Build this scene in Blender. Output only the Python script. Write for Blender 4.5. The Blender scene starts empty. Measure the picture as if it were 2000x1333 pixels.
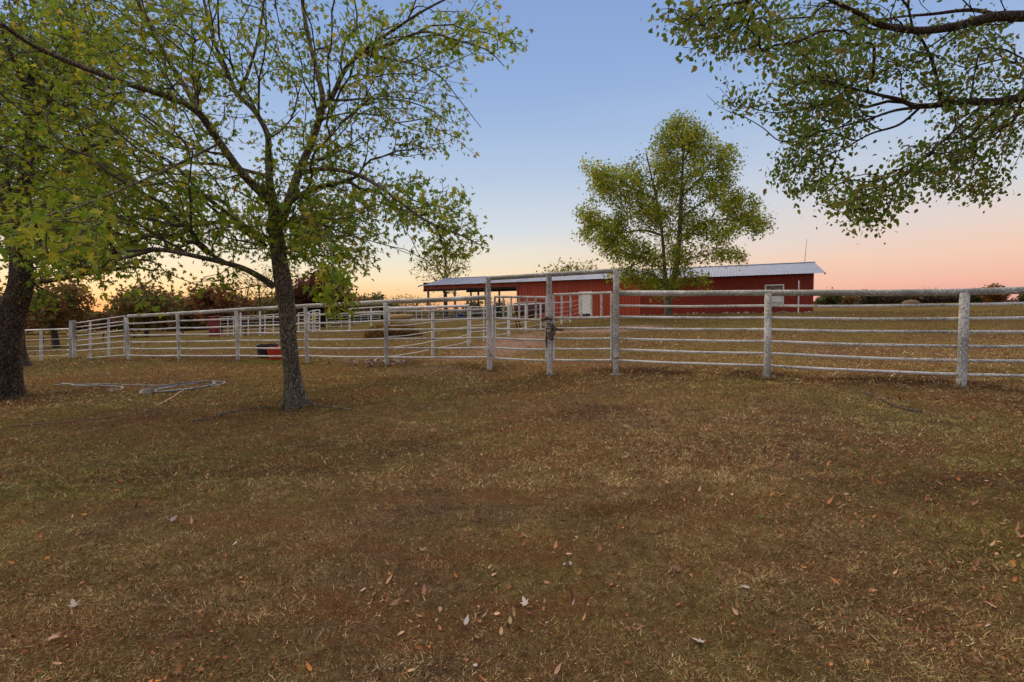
import bpy, math, random
import numpy as np
from mathutils import Matrix, Vector

random.seed(7)
rng = np.random.default_rng(11)
SC = bpy.context.scene
COL = SC.collection

# ------------------------------------------------------------------ camera
F = 950.0                      # focal length in pixels of the 2000 px wide frame
PITCH, ROLL = math.radians(3.82), math.radians(-0.80)
CAM = Vector((0.0, 0.0, 1.55))
RC = Matrix.Rotation(math.radians(90) - PITCH, 3, 'X') @ Matrix.Rotation(ROLL, 3, 'Z')
cam_d = bpy.data.cameras.new("camera")
cam = bpy.data.objects.new("camera", cam_d)
COL.objects.link(cam)
cam.location = CAM
cam.rotation_euler = RC.to_euler()
cam_d.sensor_width = 36.0
cam_d.lens = 36.0 * F / 2000.0
cam_d.clip_start = 0.05
cam_d.clip_end = 4000
SC.camera = cam
RCN = np.array(RC)
CN = np.array(CAM)


def W(px, py, d):
    """photo pixel + distance along the view axis -> world point"""
    v = np.array([(px - 1000) / F * d, -(py - 666.5) / F * d, -d])
    return CN + RCN @ v


def WA(a):
    a = np.asarray(a, float)
    v = np.stack([(a[:, 0] - 1000) / F * a[:, 2], -(a[:, 1] - 666.5) / F * a[:, 2], -a[:, 2]], 1)
    return CN + v @ RCN.T


# ------------------------------------------------------------------ sky and light
SUN_AZ = math.atan2(-820, 950)            # from +Y towards -X
SUN_DIR = Vector((math.sin(SUN_AZ), math.cos(SUN_AZ), 0))
world = bpy.data.worlds.new("World")
SC.world = world
world.use_nodes = True
nt = world.node_tree
nt.nodes.clear()
N, L = nt.nodes.new, nt.links.new


def srgb(r, g, b):
    f = lambda c: (c / 255 / 12.92) if c / 255 <= 0.04045 else ((c / 255 + 0.055) / 1.055) ** 2.4
    return (f(r), f(g), f(b), 1.0)


def ramp(tree, stops, interp='LINEAR'):
    r = tree.nodes.new('ShaderNodeValToRGB')
    r.color_ramp.interpolation = interp
    e = r.color_ramp.elements
    while len(e) > 1:
        e.remove(e[0])
    e[0].position, e[0].color = stops[0]
    for p, c in stops[1:]:
        x = e.new(p)
        x.color = c
    return r


tc = N('ShaderNodeTexCoord')
sep = N('ShaderNodeSeparateXYZ')
L(tc.outputs['Generated'], sep.inputs[0])
warm = ramp(nt, [(0.0, srgb(242, 168, 118)), (0.03, srgb(252, 212, 158)), (0.065, srgb(249, 228, 190)),
                 (0.11, srgb(236, 230, 214)), (0.155, srgb(213, 222, 230)), (0.25, srgb(182, 202, 229)), (0.40, srgb(150, 179, 223)),
                 (0.58, srgb(128, 158, 211)), (1.0, srgb(92, 122, 174))])
cool = ramp(nt, [(0.0, srgb(234, 168, 156)), (0.03, srgb(245, 187, 166)), (0.075, srgb(244, 205, 184)), (0.12, srgb(231, 213, 205)),
                 (0.18, srgb(212, 214, 221)), (0.27, srgb(182, 200, 226)), (0.40, srgb(148, 176, 220)),
                 (0.60, srgb(124, 153, 208)), (1.0, srgb(92, 122, 174))])
# thin uneven haze so the gradient is not perfectly smooth
hz = N('ShaderNodeTexNoise')
hm = N('ShaderNodeMapping')
hm.inputs['Scale'].default_value = (1.2, 1.2, 5)
L(tc.outputs['Generated'], hm.inputs[0])
L(hm.outputs[0], hz.inputs['Vector'])
hz.inputs['Scale'].default_value = 1.6
hz.inputs['Detail'].default_value = 5
ha = N('ShaderNodeMath')
ha.operation = 'MULTIPLY_ADD'
L(hz.outputs[0], ha.inputs[0])
ha.inputs[1].default_value = .05
L(sep.outputs[2], ha.inputs[2])
hs_ = N('ShaderNodeMath')
hs_.operation = 'SUBTRACT'
L(ha.outputs[0], hs_.inputs[0])
hs_.inputs[1].default_value = .025
L(hs_.outputs[0], warm.inputs[0])
L(hs_.outputs[0], cool.inputs[0])
dot = N('ShaderNodeVectorMath')
dot.operation = 'DOT_PRODUCT'
L(tc.outputs['Generated'], dot.inputs[0])
dot.inputs[1].default_value = SUN_DIR
az = N('ShaderNodeMapRange')
az.interpolation_type = 'SMOOTHSTEP'
az.inputs['From Min'].default_value = 0.15
az.inputs['From Max'].default_value = 0.97
L(dot.outputs['Value'], az.inputs['Value'])
mx = N('ShaderNodeMix')
mx.data_type = 'RGBA'
L(az.outputs[0], mx.inputs[0])
L(cool.outputs[0], mx.inputs[6])
L(warm.outputs[0], mx.inputs[7])
sky = N('ShaderNodeTexSky')
sky.sky_type = 'NISHITA'
sky.sun_disc = False
sky.sun_elevation = math.radians(1.5)
sky.sun_rotation = SUN_AZ
sky.altitude = 200
bg1, bg2, add, wo = N('ShaderNodeBackground'), N('ShaderNodeBackground'), N('ShaderNodeAddShader'), N('ShaderNodeOutputWorld')
bg1.inputs[1].default_value = 0.98
bg2.inputs[1].default_value = 0.012
L(mx.outputs[2], bg1.inputs[0])
L(sky.outputs[0], bg2.inputs[0])
L(bg1.outputs[0], add.inputs[0])
L(bg2.outputs[0], add.inputs[1])
L(add.outputs[0], wo.inputs[0])

dusk_fill_d = bpy.data.lights.new("dusk_fill", 'SUN')  # added high soft fill that lifts the dusk scene, no such source there
dusk_fill_d.energy = 4.6
dusk_fill_d.angle = math.radians(110)
dusk_fill_d.color = (1.0, 0.80, 0.60)
dusk_fill = bpy.data.objects.new("dusk_fill", dusk_fill_d)
COL.objects.link(dusk_fill)
sv = Vector((SUN_DIR.x, SUN_DIR.y, math.tan(math.radians(58))))
dusk_fill.rotation_euler = sv.to_track_quat('Z', 'Y').to_euler()
dusk_fill.location = (-20, 20, 12)

SC.view_settings.view_transform = 'Standard'
SC.view_settings.look = 'None'
SC.view_settings.exposure = 0.0
SC.view_settings.gamma = 1.0
SC.render.engine = 'CYCLES'
SC.cycles.max_bounces = 6
SC.cycles.diffuse_bounces = 3
SC.cycles.transparent_max_bounces = 4

# ------------------------------------------------------------------ materials


class Mat:
    def __init__(s, name):
        s.m = bpy.data.materials.new(name)
        s.m.use_nodes = True
        s.t = s.m.node_tree
        s.b = s.t.nodes['Principled BSDF']

    def n(s, typ, **kw):
        x = s.t.nodes.new(typ)
        for k, v in kw.items():
            setattr(x, k, v)
        return x

    def l(s, a, b):
        s.t.links.new(a, b)

    def coord(s, scale=(1, 1, 1), kind='Object'):
        c = s.n('ShaderNodeTexCoord')
        mp = s.n('ShaderNodeMapping')
        mp.inputs['Scale'].default_value = scale
        s.l(c.outputs[kind], mp.inputs[0])
        return mp.outputs[0]

    def wpos(s, scale=(1, 1, 1)):
        c = s.n('ShaderNodeNewGeometry')
        mp = s.n('ShaderNodeMapping')
        mp.inputs['Scale'].default_value = scale
        s.l(c.outputs['Position'], mp.inputs[0])
        return mp.outputs[0]

    def noise(s, vec, scale, detail=4, rough=.6):
        x = s.n('ShaderNodeTexNoise')
        s.l(vec, x.inputs['Vector'])
        x.inputs['Scale'].default_value = scale
        x.inputs['Detail'].default_value = detail
        x.inputs['Roughness'].default_value = rough
        return x.outputs[0]

    def ramp(s, fac, stops, interp='LINEAR'):
        r = ramp(s.t, stops, interp)
        s.l(fac, r.inputs[0])
        return r.outputs[0]

    def mix(s, fac, a, b, mode='MIX'):
        x = s.n('ShaderNodeMix', data_type='RGBA', blend_type=mode)
        for sock, v in ((x.inputs[0], fac), (x.inputs[6], a), (x.inputs[7], b)):
            if isinstance(v, (int, float)):
                sock.default_value = v
            elif isinstance(v, tuple):
                sock.default_value = v
            else:
                s.l(v, sock)
        return x.outputs[2]

    def bump(s, h, strength=.4, dist=.02):
        x = s.n('ShaderNodeBump')
        x.inputs['Strength'].default_value = strength
        x.inputs['Distance'].default_value = dist
        s.l(h, x.inputs['Height'])
        s.l(x.outputs[0], s.b.inputs['Normal'])

    def col(s, c):
        if isinstance(c, tuple):
            s.b.inputs['Base Color'].default_value = c
        else:
            s.l(c, s.b.inputs['Base Color'])
        return s

    def rough(s, v, metal=0, spec=.3):
        s.b.inputs['Roughness'].default_value = v
        s.b.inputs['Metallic'].default_value = metal
        s.b.inputs['Specular IOR Level'].default_value = spec
        return s


def g(v, a=1.0):
    return (v, v, v, a)


def simple(name, c, rough=.7, metal=0, var=.25, scale=8, spec=.3):
    m = Mat(name)
    v = m.noise(m.wpos(), scale, 5, .65)
    lo = tuple(x * (1 - var) for x in c[:3]) + (1,)
    hi = tuple(min(1, x * (1 + var)) for x in c[:3]) + (1,)
    m.col(m.ramp(v, [(.3, lo), (.7, hi)]))
    m.rough(rough, metal, spec)
    m.bump(v, .15, .01)
    return m.m


def mat_pipe(name, amount):
    """white painted steel, peppered with grey-green lichen, rust nicks"""
    m = Mat(name)
    p = m.wpos()
    big = m.noise(p, 1.3, 3)
    fine = m.noise(p, 46, 5, .7)
    sumv = m.n('ShaderNodeMath', operation='MULTIPLY_ADD')
    m.l(big, sumv.inputs[0])
    sumv.inputs[1].default_value = .55
    m.l(fine, sumv.inputs[2])
    c0 = 0.98 - amount * .22
    spots = m.ramp(sumv.outputs[0], [(c0 - .09, g(0)), (c0 + .02, g(1))])
    geo = m.n('ShaderNodeNewGeometry')
    sz = m.n('ShaderNodeSeparateXYZ')
    m.l(geo.outputs['Normal'], sz.inputs[0])
    paint = m.ramp(m.noise(p, 5, 4), [(.3, (.57, .56, .51, 1)), (.7, (.75, .75, .70, 1))])
    lich = m.ramp(m.noise(p, 90, 3), [(.35, (.13, .14, .11, 1)), (.65, (.34, .35, .30, 1))])
    c = m.mix(spots, paint, lich)
    rust = m.ramp(m.noise(p, 7, 6, .75), [(.65, g(0)), (.72, g(.8))])
    c = m.mix(rust, c, (.20, .075, .03, 1))
    m.col(c).rough(.6)
    m.bump(fine, .25, .004)
    return m.m


M_PIPE = mat_pipe('pipe_paint', .54)
M_PIPE_TOP = mat_pipe('pipe_paint_lichened', 1.0)
M_PIPE_POST = mat_pipe('post_paint', .80)
M_PIPE_CLEAN = mat_pipe('far_panel_paint', .12)


def mat_bark(name, c1, c2, lichen=.0):
    m = Mat(name)
    p0 = m.wpos()
    wn = m.n('ShaderNodeTexNoise')
    m.l(p0, wn.inputs['Vector'])
    wn.inputs['Scale'].default_value = 5
    wn.inputs['Detail'].default_value = 3
    ws = m.n('ShaderNodeVectorMath', operation='SCALE')
    m.l(wn.outputs[1], ws.inputs[0])
    ws.inputs['Scale'].default_value = .22
    wa = m.n('ShaderNodeVectorMath', operation='ADD')
    m.l(p0, wa.inputs[0])
    m.l(ws.outputs[0], wa.inputs[1])
    mp = m.n('ShaderNodeMapping')
    mp.inputs['Scale'].default_value = (1, 1, .22)
    m.l(wa.outputs[0], mp.inputs[0])
    v = m.n('ShaderNodeTexVoronoi', feature='DISTANCE_TO_EDGE')
    m.l(mp.outputs[0], v.inputs['Vector'])
    v.inputs['Scale'].default_value = 30
    nz = m.noise(p0, 30, 7, .75)
    vm = m.n('ShaderNodeMapRange')
    vm.inputs['From Max'].default_value = .25
    m.l(v.outputs[0], vm.inputs['Value'])
    mm = m.n('ShaderNodeMath', operation='MULTIPLY')
    m.l(vm.outputs[0], mm.inputs[0])
    m.l(nz, mm.inputs[1])
    c = m.ramp(mm.outputs[0], [(.04, c1), (.42, c2)])
    big = m.ramp(m.noise(p0, 3.5, 4), [(.35, g(.55)), (.65, g(1.0))])
    c = m.mix(1.0, c, big, 'MULTIPLY')
    if lichen:
        s = m.ramp(m.noise(m.wpos(), 38, 6, .75), [(.62 - lichen * .12, g(0)), (.68, g(.8))])
        c = m.mix(s, c, (.30, .31, .21, 1))
    m.col(c).rough(.9, 0, .1)
    m.bump(mm.outputs[0], 1.0, .03)
    return m.m


M_BARK = mat_bark('maple_bark', (.055, .042, .029, 1), (.33, .27, .19, 1), .8)
M_BARK_DARK = mat_bark('dark_bark', (.030, .021, .015, 1), (.17, .125, .088, 1), .35)
M_TWIG = simple('twig_bark', (.075, .058, .045), .85, var=.3, scale=20, spec=.15)


def mat_leaf(name, trans=.35, rough=.55, spec=.08):
    m = Mat(name)
    a = m.n('ShaderNodeAttribute', attribute_name='Col')
    m.col(a.outputs['Color']).rough(rough, 0, spec)
    tr = m.n('ShaderNodeBsdfTranslucent')
    hs = m.n('ShaderNodeHueSaturation')
    hs.inputs['Value'].default_value = 1.5
    m.l(a.outputs['Color'], hs.inputs['Color'])
    m.l(hs.outputs[0], tr.inputs[0])
    mixs = m.n('ShaderNodeMixShader')
    mixs.inputs[0].default_value = trans
    m.l(m.b.outputs[0], mixs.inputs[1])
    m.l(tr.outputs[0], mixs.inputs[2])
    m.l(mixs.outputs[0], m.t.nodes['Material Output'].inputs[0])
    return m.m


M_LEAF = mat_leaf('leaf')
M_GRASS = mat_leaf('grass_blade', .2, .9, 0.0)
M_LITTER = mat_leaf('dry_leaf', .1, .8, .05)

# ------------------------------------------------------------------ ground height
FENCE = [  # px, depth, post width m, base y, then y of the seven rails at the post (top first)
    (2420, 6.25, .125, 795, [553, 578, 612, 643, 674, 705, 737]),
    (1878, 7.33, .120, 757, [571, 596, 623, 648.5, 677, 705, 732]),
    (1498, 8.50, .115, 740, [572.5, 597.5, 621, 644, 667, 690.5, 714.5]),
    (1203, 9.45, .105, 730, [573, 597.5, 619, 641, 662, 683, 704]),
]
FENCE_L = [
    (957, 10.7, .100, 720, [581, 604, 622, 641.5, 660, 679.5, 698]),
    (755, 11.3, .095, 713, [590, 609, 627, 644, 662, 680, 698]),
    (600, 12.5, .095, 711, [598, 615.5, 632, 648, 664, 680, 695.5]),
    (465, 13.7, .095, 705, [605.5, 622, 637.5, 651.5, 665.5, 680, 695]),
    (350, 14.7, .090, 702, [612.5, 627, 641, 653.8, 667.5, 681, 695]),
    (251, 16.1, .090, 703, [618, 632.5, 644, 655, 668.5, 681, 694.5]),
]
BARN_L = np.array([-9.4, 49.4])
E1 = np.array([.9141, -.4056])
E2 = np.array([.4056, .9141])


def barn_xy(s, w):
    return BARN_L + E1 * s + E2 * w


ctrl = [W(p[0], p[3], p[1]) for p in FENCE + FENCE_L]
ctrl += [W(1075, 731, 10.05), W(575, 792, 7.9), W(10, 780, 8.9), W(139, 700, 18.3), W(80, 706, 20.5)]
for s, z in ((-2, .66), (6, .68), (14, .74), (22, .84), (35, .95), (41, .95)):
    for w in (-3, 1, 9):
        xy = barn_xy(s, w)
        ctrl.append(np.array([xy[0], xy[1], z - .05 * (w > 5)]))
for px, py, d in ((845, 694, 14.6), (915, 677, 18), (994, 656, 21.5), (1056, 642, 27), (1114, 630, 33),
                  (1305, 617, 33), (683, 645, 34), (430, 657, 40), (515, 655, 40), (1500, 640, 20), (1700, 640, 20),
                  (1950, 640, 19), (640, 648, 36), (325, 668, 27)):
    ctrl.append(W(px, py, d))
for c in ((0, 0, 0), (0, 3.5, .02), (-3, 3, 0), (3, 3, .05), (-8, 3, -.05), (8, 2, .12), (0, -8, 0), (14, -4, .1), (-14, -4, -.1),
          (33, 45, .78), (60, 90, 1.12), (110, 150, 1.38), (-25, 29, -.42), (-60, 70, -1.5), (-80, 110, -2.0),
          (-5, 66, .2), (-14, 95, -.2), (-40, 60, -1.0), (200, 250, 1.42), (-30, 150, -.3), (0, 300, .8), (250, 60, 1.3),
          (400, 300, 1.4), (-300, 250, -2.4), (-60, 10, -.8), (60, 10, .9), (0, -120, -.5), (0, 1500, 1.2), (1500, 0, 1.3), (-1500, 0, -2.5),
          (0, -1500, -.5), (1200, 1200, 1.45), (-1200, 1200, -2.4)):
    ctrl.append(np.array(c, float))
ctrl = np.array(ctrl)


def kern(r):
    return np.sqrt(r * r + 1.2)


_n = len(ctrl)
_r = np.hypot(ctrl[:, None, 0] - ctrl[None, :, 0], ctrl[:, None, 1] - ctrl[None, :, 1])
_A = np.zeros((_n + 1, _n + 1))
_A[:_n, :_n] = kern(_r) - np.eye(_n) * .02
_A[:_n, _n] = _A[_n, :_n] = 1
_w = np.linalg.solve(_A, np.append(ctrl[:, 2], 0))


def gh(x, y):
    x, y = np.atleast_1d(np.asarray(x, float)), np.atleast_1d(np.asarray(y, float))
    out = np.empty(x.size)
    xf, yf = x.ravel(), y.ravel()
    for i in range(0, x.size, 40000):
        sl = slice(i, i + 40000)
        r = np.hypot(xf[sl, None] - ctrl[None, :, 0], yf[sl, None] - ctrl[None, :, 1])
        out[sl] = kern(r) @ _w[:_n] + _w[_n]
    return out.reshape(x.shape)


def G(px, py):
    """ground point seen at a photo pixel"""
    a, b = CN, W(px, py, 1.0) - CN
    t = 3.0
    for _ in range(60):
        p = a + b * t
        t += (p[2] - gh(p[0], p[1])[0]) / max(.02, -b[2]) * .6
        t = min(max(t, .5), 400)
    return a + b * t


# value noise
_lat = rng.random((256, 256))


def vnoise(x, y, s, o=0):
    x, y = x * s + 37.3 + o * 11.7, y * s + 91.1 + o * 5.3
    xi, yi = np.floor(x).astype(int), np.floor(y).astype(int)
    fx, fy = x - xi, y - yi
    fx, fy = fx * fx * (3 - 2 * fx), fy * fy * (3 - 2 * fy)
    q = lambda a, b: _lat[a % 256, b % 256]
    return (q(xi, yi) * (1 - fx) + q(xi + 1, yi) * fx) * (1 - fy) + (q(xi, yi + 1) * (1 - fx) + q(xi + 1, yi + 1) * fx) * fy


def fnoise(x, y, s, o=0):
    return (vnoise(x, y, s, o) + .5 * vnoise(x, y, s * 2.1, o + 1) + .25 * vnoise(x, y, s * 4.3, o + 2)) / 1.75


# ------------------------------------------------------------------ object helpers


def wloc(o):
    v = np.zeros(3)
    while o is not None:
        v += np.array(o.location)
        o = o.parent
    return v


def link(name, me, parent=None):
    o = bpy.data.objects.new(name, me)
    COL.objects.link(o)
    if parent is not None:
        o.parent = parent
    return o


def mesh(name, V, Fc, mat, parent=None, col=None, smooth=False, origin=None):
    V = np.asarray(V, float)
    if parent is not None:
        base = wloc(parent)
    elif origin is not None:
        base = np.asarray(origin, float)
    else:
        base = np.zeros(3)
    me = bpy.data.meshes.new(name)
    if isinstance(Fc, np.ndarray) and Fc.ndim == 2:
        k = Fc.shape[1]
        me.vertices.add(len(V))
        me.vertices.foreach_set('co', (V - base).astype(np.float32).ravel())
        me.loops.add(Fc.size)
        me.loops.foreach_set('vertex_index', Fc.astype(np.int32).ravel())
        me.polygons.add(len(Fc))
        me.polygons.foreach_set('loop_start', np.arange(0, Fc.size, k, dtype=np.int32))
        try:
            me.polygons.foreach_set('loop_total', np.full(len(Fc), k, dtype=np.int32))
        except Exception:
            pass
        me.update(calc_edges=True)
    else:
        me.from_pydata([tuple(v) for v in (V - base)], [], Fc)
        me.update()
    if col is not None:
        a = me.color_attributes.new('Col', 'FLOAT_COLOR', 'POINT')
        c4 = np.ones((len(V), 4), np.float32)
        c4[:, :3] = col
        a.data.foreach_set('color', c4.ravel())
    if smooth:
        me.polygons.foreach_set('use_smooth', np.ones(len(me.polygons), bool))
    if mat is not None:
        me.materials.append(mat)
    o = link(name, me, parent)
    if parent is None and origin is not None:
        o.location = base
    return o


def thing(name, label, cat, loc=(0, 0, 0), group=None):
    o = bpy.data.objects.new(name, None)
    COL.objects.link(o)
    o.empty_display_size = .2
    o.location = loc
    return tag(o, label, cat, group)


def tag(o, label=None, cat=None, group=None, kind=None):
    if label:
        o['label'] = label
    if cat:
        o['category'] = cat
    if group:
        o['group'] = group
    if kind:
        o['kind'] = kind
    return o


class MB:
    """collects verts / faces"""

    def __init__(s):
        s.v, s.f = [], []

    def add(s, V, Fc):
        k = len(s.v)
        s.v += [tuple(map(float, p)) for p in V]
        s.f += [tuple(i + k for i in f) for f in Fc]
        return s

    def tube(s, pts, rad, sides=10, cap=True):
        pts = [np.asarray(p, float) for p in pts]
        n = len(pts)
        rad = [rad] * n if np.isscalar(rad) else rad
        V, Fc = [], []
        a = None
        for i in range(n):
            t = pts[min(i + 1, n - 1)] - pts[max(i - 1, 0)]
            t = t / (np.linalg.norm(t) + 1e-9)
            if a is None:
                ref = np.array([0, 0, 1.]) if abs(t[2]) < .8 else np.array([1., 0, 0])
                a = np.cross(ref, t)
            else:
                a = a - t * (a @ t)
            a /= np.linalg.norm(a) + 1e-9
            b = np.cross(t, a)
            for k in range(sides):
                th = 2 * math.pi * k / sides
                V.append(pts[i] + rad[i] * (a * math.cos(th) + b * math.sin(th)))
        for i in range(n - 1):
            for k in range(sides):
                k2 = (k + 1) % sides
                Fc.append((i * sides + k, i * sides + k2, (i + 1) * sides + k2, (i + 1) * sides + k))
        if cap:
            Fc.append(tuple(range(sides - 1, -1, -1)))
            Fc.append(tuple((n - 1) * sides + k for k in range(sides)))
        return s.add(V, Fc)

    def box(s, c, ex, ey, ez, hx, hy, hz):
        c = np.asarray(c, float)
        V = [c + ex * hx * i + ey * hy * j + ez * hz * k for k in (-1, 1) for j in (-1, 1) for i in (-1, 1)]
        return s.add(V, [(0, 2, 3, 1), (4, 5, 7, 6), (0, 1, 5, 4), (2, 6, 7, 3), (0, 4, 6, 2), (1, 3, 7, 5)])

    def build(s, name, mat, parent=None, smooth=False, origin=None, bevel=0):
        o = mesh(name, s.v, s.f, mat, parent, smooth=smooth, origin=origin)
        if bevel:
            b = o.modifiers.new('bevel', 'BEVEL')
            b.width = bevel
            b.segments = 2
            b.limit_method = 'ANGLE'
        if smooth:
            e = o.data
            try:
                e.set_sharp_from_angle(angle=math.radians(50))
            except Exception:
                pass
        return o


UX, UY, UZ = np.eye(3)


def pipe(p, q, r, name, mat, parent, sides=12, sag=0.0, seg=6):
    p, q = np.asarray(p, float), np.asarray(q, float)
    pts = []
    ph = random.random() * 6
    for i in range(seg + 1):
        t = i / seg
        x = p + (q - p) * t
        x = x + UZ * (-sag * math.sin(math.pi * t) + sag * .25 * math.sin(7 * t + ph) * math.sin(math.pi * t))
        pts.append(x)
    return MB().tube(pts, r, sides).build(name, mat, parent, smooth=True)


# ------------------------------------------------------------------ ground
FLINE = np.array([W(p[0], p[3], p[1])[:2] for p in FENCE])


def seg_dist(x, y, pts):
    d = np.full(x.shape, 1e9)
    for a, b in zip(pts[:-1], pts[1:]):
        ab = b - a
        t = np.clip(((x - a[0]) * ab[0] + (y - a[1]) * ab[1]) / (ab @ ab), 0, 1)
        d = np.minimum(d, np.hypot(x - a[0] - t * ab[0], y - a[1] - t * ab[1]))
    return d


PATH = np.array([G(*p)[:2] for p in ((850, 716), (905, 702), (960, 690), (1010, 668), (1060, 655), (1120, 648), (1180, 646), (1230, 640))])


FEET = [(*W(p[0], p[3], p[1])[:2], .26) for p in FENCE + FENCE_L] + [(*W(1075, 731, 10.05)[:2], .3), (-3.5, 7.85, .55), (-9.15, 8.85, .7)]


def masks(x, y):
    """trodden damp soil with painted contact shade, worn pale path, fresh green grass"""
    n1, n2 = fnoise(x, y, 1.1, 41), fnoise(x, y, .5, 51)
    wet_shade = np.clip(1.25 - seg_dist(x, y - .45, FLINE) / .8, 0, 1) * np.clip((n1 - .30) * 4, 0, 1)
    b = W(500, 712, 13.9)
    wet_shade = np.maximum(wet_shade, .8 * np.clip(1.2 - seg_dist(x, y, np.array([[-12.7, 16.6], [-7.7, 14.3], [-2.9, 11.9], [-.5, 11.0]])) / .7, 0, 1) * np.clip((n1 - .3) * 4, 0, 1))
    wet_shade = np.maximum(wet_shade, .75 * np.exp(-((x + 3.5) / .9) ** 2 - ((y - 7.7) / .7) ** 2))
    wet_shade = np.maximum(wet_shade, .7 * np.exp(-((x + 9.0) / 1.2) ** 2 - ((y - 8.9) / .9) ** 2))
    for q in FEET:  # contact shade painted as dark rings round each post and trunk foot
        wet_shade = np.maximum(wet_shade, .95 * np.exp(-((x - q[0]) ** 2 + (y - q[1] + .05) ** 2) / (q[2] ** 2)))
    path = np.clip(1.3 - seg_dist(x, y, PATH) / (.5 + .05 * y), 0, 1) * np.clip((n2 - .2) * 3, 0, 1)
    band = np.clip((fnoise(x * .45 + y * .12, y * 1.3 - x * .35, .8, 91) - .58) * 5, 0, 1) * .45
    wet_shade = np.maximum(wet_shade, band * (y < 11) * (y > 1))
    grn = np.exp(-((x + 6.6) / 1.3) ** 2 - ((y - 13.3) / .6) ** 2)
    return np.stack([wet_shade, path, grn], -1)


def build_ground():
    rr = np.concatenate([[0], np.geomspace(.6, 14, 110), np.geomspace(14.3, 2600, 130)])
    th = np.linspace(0, 2 * math.pi, 320, endpoint=False)
    R, T = np.meshgrid(rr, th, indexing='ij')
    X, Y = R * np.sin(T), R * np.cos(T)
    Z = gh(X, Y)
    fade = np.clip(1 - R / 90, 0, 1)
    Z = Z + fade * ((fnoise(X, Y, .7) - .5) * .07 + (fnoise(X, Y, 3.1, 4) - .5) * .03)
    V = np.stack([X, Y, Z], -1).reshape(-1, 3)
    nr, ntt = R.shape
    i, j = np.meshgrid(np.arange(nr - 1), np.arange(ntt), indexing='ij')
    j2 = (j + 1) % ntt
    Fc = np.stack([i * ntt + j, (i + 1) * ntt + j, (i + 1) * ntt + j2, i * ntt + j2], -1).reshape(-1, 4)
    m = Mat('dry_turf_soil')
    p = m.wpos()
    patch = m.noise(p, .30, 7, .68)
    fine = m.noise(p, 13, 10, .85)
    veryfine = m.noise(p, 130, 6, .8)
    stretch = m.noise(m.wpos((.4, 1, 1)), 1.6, 7, .72)
    soil = m.ramp(fine, [(.34, (.060, .036, .022, 1)), (.52, (.175, .112, .068, 1)), (.70, (.36, .25, .16, 1))])
    turf = m.ramp(fine, [(.34, (.085, .060, .020, 1)), (.52, (.22, .16, .055, 1)), (.70, (.44, .33, .13, 1))])
    rust = m.ramp(veryfine, [(.38, (.06, .028, .015, 1)), (.5, (.20, .10, .045, 1)), (.62, (.46, .24, .10, 1))])
    f1 = m.ramp(patch, [(.43, g(0)), (.56, g(1))])
    c = m.mix(f1, soil, turf)
    f2 = m.ramp(stretch, [(.47, g(0)), (.58, g(.85))])
    c = m.mix(f2, c, rust)
    sp = m.n('ShaderNodeSeparateXYZ')
    geo = m.n('ShaderNodeNewGeometry')
    m.l(geo.outputs['Position'], sp.inputs[0])
    far = m.n('ShaderNodeMapRange')
    far.inputs['From Min'].default_value = 11
    far.inputs['From Max'].default_value = 26
    m.l(sp.outputs[1], far.inputs['Value'])
    pn = m.noise(m.wpos((.10, .45, 1)), 1.1, 8, .72)
    pasture = m.ramp(pn, [(.36, (.080, .048, .026, 1)), (.46, (.12, .088, .034, 1)), (.54, (.135, .13, .036, 1)), (.70, (.21, .20, .062, 1))])
    sprk = m.mix(m.ramp(m.noise(p, 3.2, 8, .8), [(.42, g(.75)), (.62, g(0))]), pasture, (.10, .055, .030, 1))
    c = m.mix(far.outputs[0], c, sprk)
    at = m.n('ShaderNodeAttribute', attribute_name='Col')
    sc3 = m.n('ShaderNodeSeparateColor')
    m.l(at.outputs['Color'], sc3.inputs[0])
    wet_shade_c = m.ramp(fine, [(.36, (.022, .012, .008, 1)), (.54, (.065, .036, .023, 1)), (.70, (.17, .10, .065, 1))])  # dark soil colour, also used for the painted contact shade
    pathc = m.ramp(fine, [(.34, (.17, .105, .080, 1)), (.60, (.34, .23, .18, 1))])
    grnc = m.ramp(fine, [(.34, (.05, .075, .018, 1)), (.60, (.14, .17, .04, 1))])
    c = m.mix(sc3.outputs[1], c, pathc)
    c = m.mix(sc3.outputs[0], c, wet_shade_c)
    c = m.mix(sc3.outputs[2], c, grnc)
    grit = m.ramp(m.noise(p, 210, 4, .8), [(.36, (.35, .33, .31, 1)), (.5, (.95, .93, .9, 1)), (.64, (1.9, 1.8, 1.65, 1))])
    c = m.mix(1.0, c, grit, 'MULTIPLY')
    m.col(c).rough(1.0, 0, 0.0)
    hsum = m.n('ShaderNodeMath', operation='ADD')
    m.l(fine, hsum.inputs[0])
    m.l(veryfine, hsum.inputs[1])
    m.bump(hsum.outputs[0], 1.0, .04)
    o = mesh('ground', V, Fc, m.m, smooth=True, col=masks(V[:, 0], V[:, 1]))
    tag(o, 'dry brown turf and soil running out to the pasture', kind='structure')


def ghn(X, Y):
    """ground height including its small unevenness"""
    R = np.hypot(X, Y)
    fade = np.clip(1 - R / 90, 0, 1)
    return gh(X, Y) + fade * ((fnoise(X, Y, .7) - .5) * .07 + (fnoise(X, Y, 3.1, 4) - .5) * .03)


build_ground()


def wedge_points(n, d0, d1, p=1.0, margin=1.12):
    """random ground points in front of the camera"""
    u = rng.random(n)
    d = (d0 ** (2 - p) + u * (d1 ** (2 - p) - d0 ** (2 - p))) ** (1 / (2 - p)) if p != 2 else d0 * (d1 / d0) ** u
    q = rng.random(n) * 2 - 1
    side = rng.random(n) < .17          # thinner cover beside the view
    x = np.where(side, np.sign(q) * (d * margin + np.abs(q) * 3.2), q * d * margin)
    return x, d


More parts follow.
